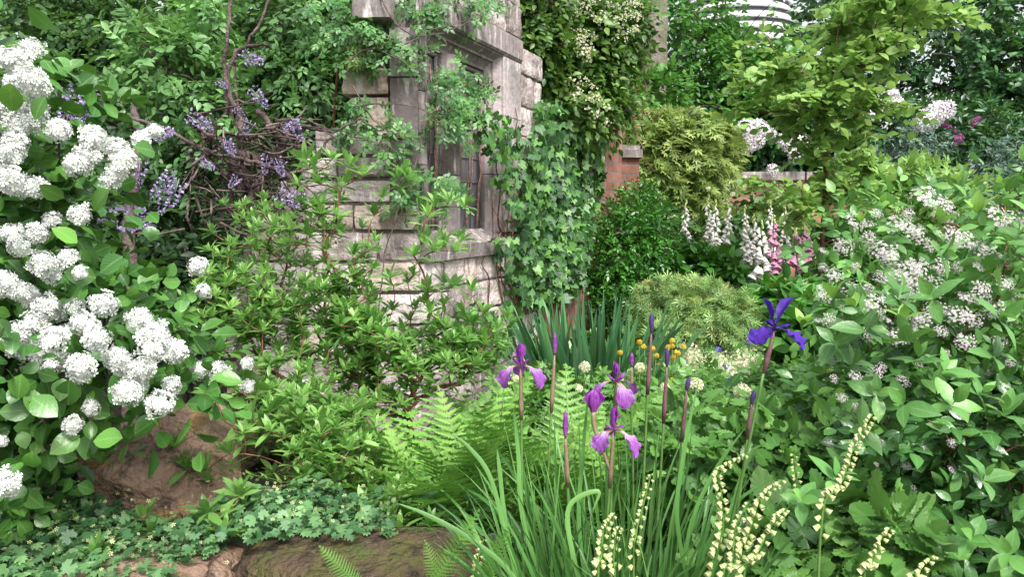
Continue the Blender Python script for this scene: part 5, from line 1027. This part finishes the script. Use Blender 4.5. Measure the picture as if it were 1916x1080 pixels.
# ------------------------------------------------------------------ ferns
FT = [fern_t(20, 6, .5), fern_t(18, 6, .8), fern_t(22, 6, .3)]
def fern(label, px, d, n, L, lean=(.25, .8), zoff=0, adir=None):
    base = P(px, 1200, d); base[2] = gz(base[0], base[1]) + zoff; t = thing('fern', label, 'fern', base, 'ferns in the foreground')
    b = B()
    for k in range(n):
        a = rng.random() * 6.28 if adir is None else rng.uniform(*adir); ln = rng.uniform(*lean); d_ = nrm(np.array([math.cos(a) * ln, math.sin(a) * ln, 1])); nn = nrm(UP * 1.0 - np.array([math.cos(a), math.sin(a), 0]) * .6 + rng.normal(size=3) * .2)
        nn = nrm(np.array([-math.cos(a), -math.sin(a), ln])); nn = nn + rng.normal(size=3) * .2
        b.add(FT[k % 3], base[None] + rng.normal(size=(1, 3)) * .02, frames(d_[None], nn[None]), L * rng.uniform(.7, 1.1))
    part(b, 'fronds', m_fern, t); return t
fern('pale green fern with lacy upright fronds between the azalea and the irises', 850, 2.1, 70, .55, (.15, .95), .05)
fern('pale green fern at the foot of the azalea stems, left of the taller fern', 760, 2.0, 30, .42, (.2, 1.0), .05)
fern('pale green fern behind the purple irises', 1060, 2.3, 50, .56, (.2, .9), .04)
fern('fern tuft seen between the iris stems on the right', 1190, 2.2, 34, .50, (.2, .9), .03)
def frond_on(label, fr):
    t = thing('fern', label, 'fern', P(*fr[0][:2], fr[0][4]), 'ferns in the foreground'); b = B()
    for (x0_, y0_, x1_, y1_, d, k) in fr:
        p0 = P(x0_, y0_, d); p1 = P(x1_, y1_, d - .05); dv = p1 - p0; b.add(FT[2], p0[None], frames(dv[None] + UP * .03, np.array([[.3, -1., .6]])), np.linalg.norm(dv) * 1.1)
    part(b, 'fronds', m_fern, t)
frond_on('young fern frond curling over the mossy rock at the bottom edge', [(800, 1110, 895, 995, 1.38, 0), (880, 1120, 960, 1020, 1.4, 0), (830, 1130, 800, 1040, 1.42, 0), (900, 1130, 935, 1040, 1.42, 0)])
frond_on('small fern frond tip at the bottom edge left of the mossy rock', [(690, 1120, 600, 1052, 1.35, 0)])

# ------------------------------------------------------------------ low ground cover, bottom left
def cover(name, label, polys, n, dlo, dhi, size, T, mat, lift=.03, mat2=None):
    q = polysample(polys, n); t_ = np.clip((1080 - q[:, 1]) / 200, 0, 1); d = dlo + (dhi - dlo) * t_ + rng.normal(size=len(q)) * .05
    p = P(q[:, 0], q[:, 1], d); k = len(p); b = B()
    b.add(T, p, frames(nrm(rdir(k) * (1, 1, .3) + (0, -.3, 0)), nrm(UP + (0, -.45, 0) + rng.normal(size=(k, 3)) * .35)), size * (.5 + .9 * rng.random(k)))
    return b, p
b, p = cover('', '', [[(0, 890), (120, 860), (180, 925), (240, 955), (320, 985), (400, 950), (440, 905), (520, 915), (600, 880), (650, 925), (720, 915), (740, 1000), (600, 1000), (430, 1010), (330, 1080), (0, 1080)]], 3300, 1.45, 1.9, .021, T_alch, m_alch)
single(b, 'ground_cover', m_alch, 'low blue-green scalloped ground cover around the boulders, bottom left', 'ground cover', kind='stuff')
b = B(); k = 800; pp = p[rng.choice(len(p), k)] + rng.normal(size=(k, 3)) * .02 + UP * (.015 + .02 * rng.random(k))[:, None]
b.add(T_flo, pp, frames(rdir(k), rdir(k, 2)), .0032 + .002 * rng.random(k)); single(b, 'tiny_flowers', m_bell, 'tiny yellow-green flowers dotted over the blue-green ground cover', 'ground cover', kind='stuff')
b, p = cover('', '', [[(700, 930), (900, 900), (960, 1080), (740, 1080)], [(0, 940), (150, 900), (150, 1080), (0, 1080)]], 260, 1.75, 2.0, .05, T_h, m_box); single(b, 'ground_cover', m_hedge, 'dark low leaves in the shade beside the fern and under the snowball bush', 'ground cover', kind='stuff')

# ------------------------------------------------------------------ perennials right foreground (geranium-like) 
def leafy(label, els, n, size, T, mat, root, L=.07, m=3, ntip=60, name='leafy_perennial', outw=.6):
    r = P(root[0], 1100, root[1]); r[2] = gz(r[0], r[1]); t = thing(name, label, 'plant', r)
    tp, _ = ell(els, ntip, .2); N_, Pa, ti = grow([r], tp, .3, 3, .05); b = B(); branches(b, N_, Pa, .0016, 2.6, 5, .006); part(b, 'stems', m_stem, t)
    b = B(); p, o = ell(els, n, .35); d = nrm(o * outw + rng.normal(size=p.shape) * .5 + (0, -.3, -.1)); nn = nrm(UP * 1.1 + (0, -.35, 0) + rng.normal(size=p.shape) * .3)
    sprays(b, p, d, nn, L, m, size, T, 60, .2); part(b, 'leaves', mat, t); return t
leafy('bright green perennial with toothed leaflets right of the iris clump', [(1330, 830, 1.95, 120, 80, .18), (1480, 870, 1.85, 130, 100, .18), (1290, 900, 2.0, 90, 70, .15), (1400, 960, 1.8, 120, 70, .15)], 480, .052, T_tooth, m_ger, (1380, 1.9))
leafy('large palmate green leaves at the bottom right edge', [(1470, 1050, 1.45, 120, 50, .1), (1620, 1010, 1.45, 80, 50, .1)], 120, .062, T_tooth, m_ger, (1500, 1.5), m=5, ntip=30)
leafy('loose green perennial behind the deep blue iris', [(1350, 760, 2.7, 130, 50, .2), (1480, 750, 2.6, 110, 70, .2), (1560, 800, 2.3, 90, 80, .2)], 420, .07, T_tern, m_ger, (1430, 2.6))
leafy('dense low foliage behind the ferns and iris stems', [(1010, 740, 3.0, 90, 40, .2), (1150, 750, 3.0, 110, 40, .2), (1270, 730, 3.2, 90, 40, .2)], 330, .045, T_ger, m_ger, (1120, 3.0))
# foamy cream flower drift
fo = thing('cream_foam_plant', 'drift of frothy cream-white flowers behind the yellow globes', 'plant', P(1340, 600, 3.3) * (1, 1, 0))
b = B(); k = 2600; p, o = ell([(1340, 695, 3.3, 75, 38, .18), (1300, 740, 3.2, 50, 30, .12, .6), (1400, 670, 3.4, 30, 20, .1, .6), (1290, 665, 3.4, 20, 25, .1)], k, .1); b.add(T_flo4, p, frames(rdir(k), rdir(k, 1.2)), .0065); part(b, 'flowers', m_cream, fo)
b = B()
for k in range(40): q = P(rng.uniform(1270, 1410), rng.uniform(670, 730), 3.3); g = q.copy(); g[2] = gz(q[0], q[1]); tube(b, [g, q], .002, 4)
part(b, 'stems', m_stem, fo)
# yellow globe flowers and cream poppies, blue bells: each flower on its own stem is a thing
def small_flower(name, label, x, y, d, me, size, group, mat_stem=m_stem, nn=None):
    c = P(x, y, d); g = c.copy(); g[0] += rng.normal() * .02; g[2] = gz(c[0], c[1]); t = thing(name, label, 'flower', g, group)
    b = B(); tube(b, smooth_path([g, (g + c) / 2 + rng.normal(size=3) * (.015, .015, 0), c], 4), np.linspace(.0024, .0014, 9), 5); part(b, 'stem', mat_stem, t)
    nn = nrm(np.array([.1, -.8, .6]) + rng.normal(size=3) * .25) if nn is None else nn; put('flower_head', me, t, c, frames(np.cross(nn, rdir(1)[0]), nn), size)
ym = head_mesh(22, .55, .95, 2, m_yel, T_flo, 'flower_head', 150); crm = head_mesh(20, .6, .6, 3, m_cream, floret_t(5, 1.0, .3), 'flower_head', 95); blm = head_mesh(7, .7, .6, 1, m_blue, T_flo, 'flower_head', 90)
YL = 'small golden yellow globe flower in the group behind the dark iris buds'; 
for (x, y) in [(1160, 660), (1196, 640), (1205, 649), (1222, 653), (1228, 666), (1257, 638), (1258, 648), (1269, 662), (1260, 669), (1265, 660), (1279, 649), (1250, 650), (1258, 712), (1295, 730)]: small_flower('yellow_globe_flower', YL, x, y, 2.9, ym, .0095, 'yellow globe flowers in mid border')
for (x, y, l) in [(1726, 581, 'yellow globe flower among the pinkish-white clusters on the right'), (1545, 690, 'yellow globe flower just right of the deep blue iris'), (1390, 622, 'lone yellow flower left of the deep blue iris')][:2]: small_flower('yellow_globe_flower', l, x, y, 2.3, ym, .010, 'yellow globe flowers in mid border')
for (x, y, r, d, l) in [(1093, 687, 9, 2.6, 'round cream bud above the ferns, between the two purple iris groups'), (1197, 688, 8, 2.5, 'round cream bud right of the upper mauve iris'), (1245, 726, 9, 2.2, 'cream globe flower below the dark buds'), (1301, 720, 12, 2.2, 'cream globe flower beside the slim dark bud'), (1389, 733, 14, 2.0, 'open cream poppy-like flower left of the deep blue iris stem'), (1048, 718, 8, 2.6, 'small cream flower above the fern right of the leftmost iris'), (1083, 726, 7, 2.6, 'small pale flower over the fern tips'), (964, 709, 6, 2.2, 'small cream flower peeping under the leftmost iris')]:
    small_flower('cream_flower', l, x, y, d, crm, r * d / F, 'cream flowers in mid border')
for (x, y, l) in [(1557, 584, 'small violet-blue flower behind the pinkish-white clusters'), (1642, 601, 'blue flower spike among the right shrub leaves'), (1358, 685, 'small blue flower in the cream foam'), (1344, 655, 'small blue flower above the cream foam'), (1812, 530, 'tiny blue flower at the far right of the clusters'), (1403, 640, 'small blue flower left of the deep blue iris fall'), (1360, 705, 'lower small blue flower before the cream foam')]:
    small_flower('blue_flower', l, x, y, 2.4 if x > 1500 else 3.0, blm, .013, 'small blue flowers')
t = small_flower('red_flower_bud', 'tiny red bud showing under the leftmost iris', 944, 717, 2.0, bellmesh(petalmat('red_petal', [(0.5, 0.02, 0.02), (0.6, 0.05, 0.03)]), bell_t(1, .3, .3, .2, 7)), .016, None, nn=np.array([.2, -.3, .9]))

# ------------------------------------------------------------------ green-cream bell spikes (fringe cups)
def bell_spike(label, pts, d, n, sz=.013):
    base = P(pts[0][0], 1300, d + .05); base[2] = gz(base[0], base[1]); t = thing('bell_flower_spike', label, 'flower', base, 'green-white bell flower spikes')
    path = smooth_path([base] + [P(x, y, d) for x, y in pts], 8); b = B(); tube(b, path, np.linspace(.0028, .0012, len(path)), 6); part(b, 'stem', m_stem, t)
    seg = path[8:]; L = len(seg)
    n = int(n * 1.7)
    for j in range(n):
        u = j / (n - 1); f = u * (L - 1.001); i = int(f); p = seg[i] + (seg[i + 1] - seg[i]) * (f - i); a = rng.uniform(2.4, 3.9) if j % 3 else rng.uniform(-1, .6); out = np.array([math.cos(a), math.sin(a) * .8 - .5, 0]); ax = nrm(out * .9 - UP * .6)
        put('bell', bm_t, t, p + out * .003, frames(-ax, np.cross(ax, out) + .01), sz * .86 * (1.05 - .5 * u) * rng.uniform(.8, 1.15))
bell_spike('long leaning green-cream bell spike before the right shrub', [(1535, 1000), (1575, 900), (1600, 830), (1632, 775)], 1.18, 34, .0115)
bell_spike('dense green-cream bell spike, tallest at the bottom right of the irises', [(1330, 1090), (1352, 1000), (1350, 930), (1345, 880), (1395, 850)], 1.3, 26, .014)
bell_spike('green-cream bell spike in the middle of the bottom right cluster', [(1380, 1090), (1400, 1000), (1425, 930), (1460, 900)], 1.28, 22, .014)
bell_spike('green-cream bell spike leaning right with its tip at the round leaf', [(1390, 1100), (1420, 1030), (1450, 970), (1470, 952)], 1.25, 18, .014)
bell_spike('small green-cream bell spike low in the bottom right cluster', [(1350, 1110), (1370, 1050), (1375, 990), (1400, 940)], 1.27, 16, .013)
bell_spike('green-cream bell spike at the bottom centre within the iris leaves', [(1118, 1110), (1125, 1040), (1130, 990), (1150, 960)], 1.25, 16, .013)
bell_spike('slender bell spike beside the bottom centre one, in the iris leaves', [(1150, 1110), (1148, 1050), (1152, 1000), (1160, 985)], 1.27, 12, .012)
bell_spike('tall slender bell spike among the iris leaves below the mauve irises', [(1185, 1080), (1190, 1000), (1205, 940), (1218, 888)], 1.3, 18, .0105)
bell_spike('small bell spike by the fern at the bottom edge', [(890, 1110), (893, 1060), (897, 1035), (905, 1010)], 1.4, 13, .010)
bell_spike('bell spike at the lower right beside the large palmate leaves', [(1615, 1110), (1630, 1050), (1648, 1010), (1665, 988)], 1.25, 14, .014)
bell_spike('bell spike at the very bottom right edge', [(1700, 1120), (1715, 1080), (1730, 1055), (1748, 1040)], 1.25, 10, .014)
bell_spike('faint bell spike half hidden behind the round shrub leaves', [(1490, 1000), (1492, 920), (1488, 880), (1485, 850)], 1.6, 12, .012)

# ================================================================== right shrub with pinkish white clusters
rr = P(1800, 1300, 1.9); rr[2] = gz(rr[0], rr[1])
rs = thing('white_flowered_shrub', 'large glossy-leaved shrub with pinkish-white flower clusters filling the right side', 'shrub', rr)
rels = [(1720, 470, 2.2, 190, 110, .25), (1850, 420, 2.0, 110, 90, .25), (1640, 590, 2.0, 110, 110, .2), (1780, 620, 1.85, 170, 90, .22), (1900, 560, 1.7, 80, 170, .2)]
rel2 = [(1740, 800, 1.75, 200, 120, .22), (1860, 900, 1.65, 130, 180, .22), (1700, 980, 1.7, 130, 110, .2), (1880, 1080, 1.5, 120, 100, .2), (1600, 780, 1.9, 90, 80, .15, .7)]
tp = tips_in(rels + rel2, 260, .2); N_, Pa, ti = grow([rr, rr + UP * .2], tp, .25, 4, .06, .08); b = B(); branches(b, N_, Pa, .0016, 2.5, 6, .014); part(b, 'branches', m_rstem, rs)
b = B(); crown(b, rels, 560, .09, 5, .041, T_lance, .35, .15, .5, 50); part(b, 'foliage', m_rsh, rs)
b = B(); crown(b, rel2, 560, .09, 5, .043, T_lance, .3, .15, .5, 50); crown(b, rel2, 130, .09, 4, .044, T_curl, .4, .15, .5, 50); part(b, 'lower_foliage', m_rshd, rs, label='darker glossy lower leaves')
fx = np.array([1870, 1700, 1745, 1590, 1640, 1560, 1860, 1520, 1760, 1620, 1680, 1540, 1830, 1900, 1690, 1610, 1880, 1780, 1820, 1500, 1840, 1560, 1720, 1760, 1890]); fy = np.array([600, 640, 560, 690, 740, 640, 670, 740, 700, 620, 560, 700, 740, 450, 760, 800, 780, 760, 1010, 940, 900, 900, 680, 480, 1040]); k = len(fx)
fp = P(fx, fy, 1.22 + .1 * rng.random(k)); b = B(); ax = nrm(rng.normal(size=(k, 3)) * .4 + (0, -.45, .8)); rosettes(b, fp, ax, 4, .050, T_lance, 20, .15 + .7 * rng.random(k)); rosettes(b, fp + ax * .01, ax, 2, .036, T_lance, 60, .4 + .5 * rng.random(k)); part(b, 'front_leaves', m_rsh, rs)
yx = np.array([1600, 1330 + 250, 1700, 1790, 1690, 1870, 1650, 1760, 1500, 1560, 1830, 1610, 1880]); yy = np.array([575, 640, 310, 345, 600, 360, 380, 420, 610, 560, 400, 420, 900]); k = len(yx)
yp = P(yx, yy, 1.35 + .5 * rng.random(k))
for j in range(k): b = B(); rosettes(b, yp[j:j + 1], nrm(rng.normal(size=(1, 3)) * .3 + UP), 4, .042, T_lance, 62); part(b, 'young_shoot', m_young, rs)
fcm = [cluster_mesh(110, .085, T_flo, m_pinkw, 'flower_cluster', (1, 1, .45)) for _ in range(5)]
FC = [(1735, 370, 32), (1765, 395, 24), (1600, 415, 22), (1625, 420, 14), (1865, 408, 30), (1900, 415, 24), (1685, 420, 24), (1715, 440, 22), (1577, 462, 20), (1625, 448, 16), (1652, 470, 26), (1665, 485, 18), (1560, 515, 18), (1545, 552, 18), (1600, 550, 26), (1580, 570, 18), (1690, 515, 26), (1715, 510, 30), (1740, 540, 28), (1700, 540, 24), (1760, 500, 18), (1590, 600, 18), (1635, 572, 24), (1630, 625, 18), (1675, 630, 24), (1700, 625, 20), (1550, 600, 16), (1725, 600, 24), (1750, 580, 20), (1790, 590, 26), (1810, 560, 22), (1835, 545, 22), (1840, 470, 24), (1800, 450, 24), (1780, 440, 20), (1805, 640, 20), (1880, 530, 18), (1820, 600, 20), (1650, 520, 18), (1660, 560, 16), (1860, 580, 20), (1895, 590, 18), (1800, 768, 16), (1832, 855, 12), (1695, 873, 9), (1810, 925, 12), (1704, 920, 12), (1600, 705, 14), (1638, 700, 14), (1690, 715, 14), (1560, 710, 10), (1780, 830, 9), (1575, 745, 12), (1650, 690, 12), (1850, 1030, 10), (1770, 980, 8), (1660, 760, 10), (1740, 760, 10), (1575, 830, 6), (1650, 830, 8), (1895, 880, 9), (1570, 1032, 7), (1690, 780, 8), (1540, 470, 10), (1640, 400, 12), (1700, 400, 12), (1830, 500, 14), (1870, 480, 12), (1905, 560, 12), (1760, 620, 14), (1770, 660, 10), (1590, 640, 12), (1560, 670, 9), (1530, 600, 9), (1615, 670, 9), (1720, 680, 9), (1810, 700, 9), (1760, 720, 8), (1870, 640, 14), (1890, 680, 9), (1850, 700, 8), (1540, 500, 9), (1600, 500, 10), (1740, 460, 14), (1790, 500, 12), (1625, 540, 10), (1660, 600, 12), (1690, 580, 10), (1730, 840, 7), (1780, 880, 8), (1860, 960, 8), (1810, 800, 8), (1740, 930, 7), (1800, 1000, 7), (1640, 870, 6), (1600, 760, 7)]
for k, (x, y, r) in enumerate(FC):
    dd = 1.5 + .18 * rng.random() + (.3 if x < 1620 and y < 700 else 0); nn = nrm(np.array([-.1, -.8, .65]) + rng.normal(size=3) * .3); put('flower_cluster', fcm[k % 5], rs, P(x, y, dd), frames(np.cross(nn, rdir(1)[0]), nn), r * dd / F * 1.08)
print('verts', sum(len(o.data.vertices) for o in S.objects if o.type == 'MESH'), 'objs', len(S.objects))
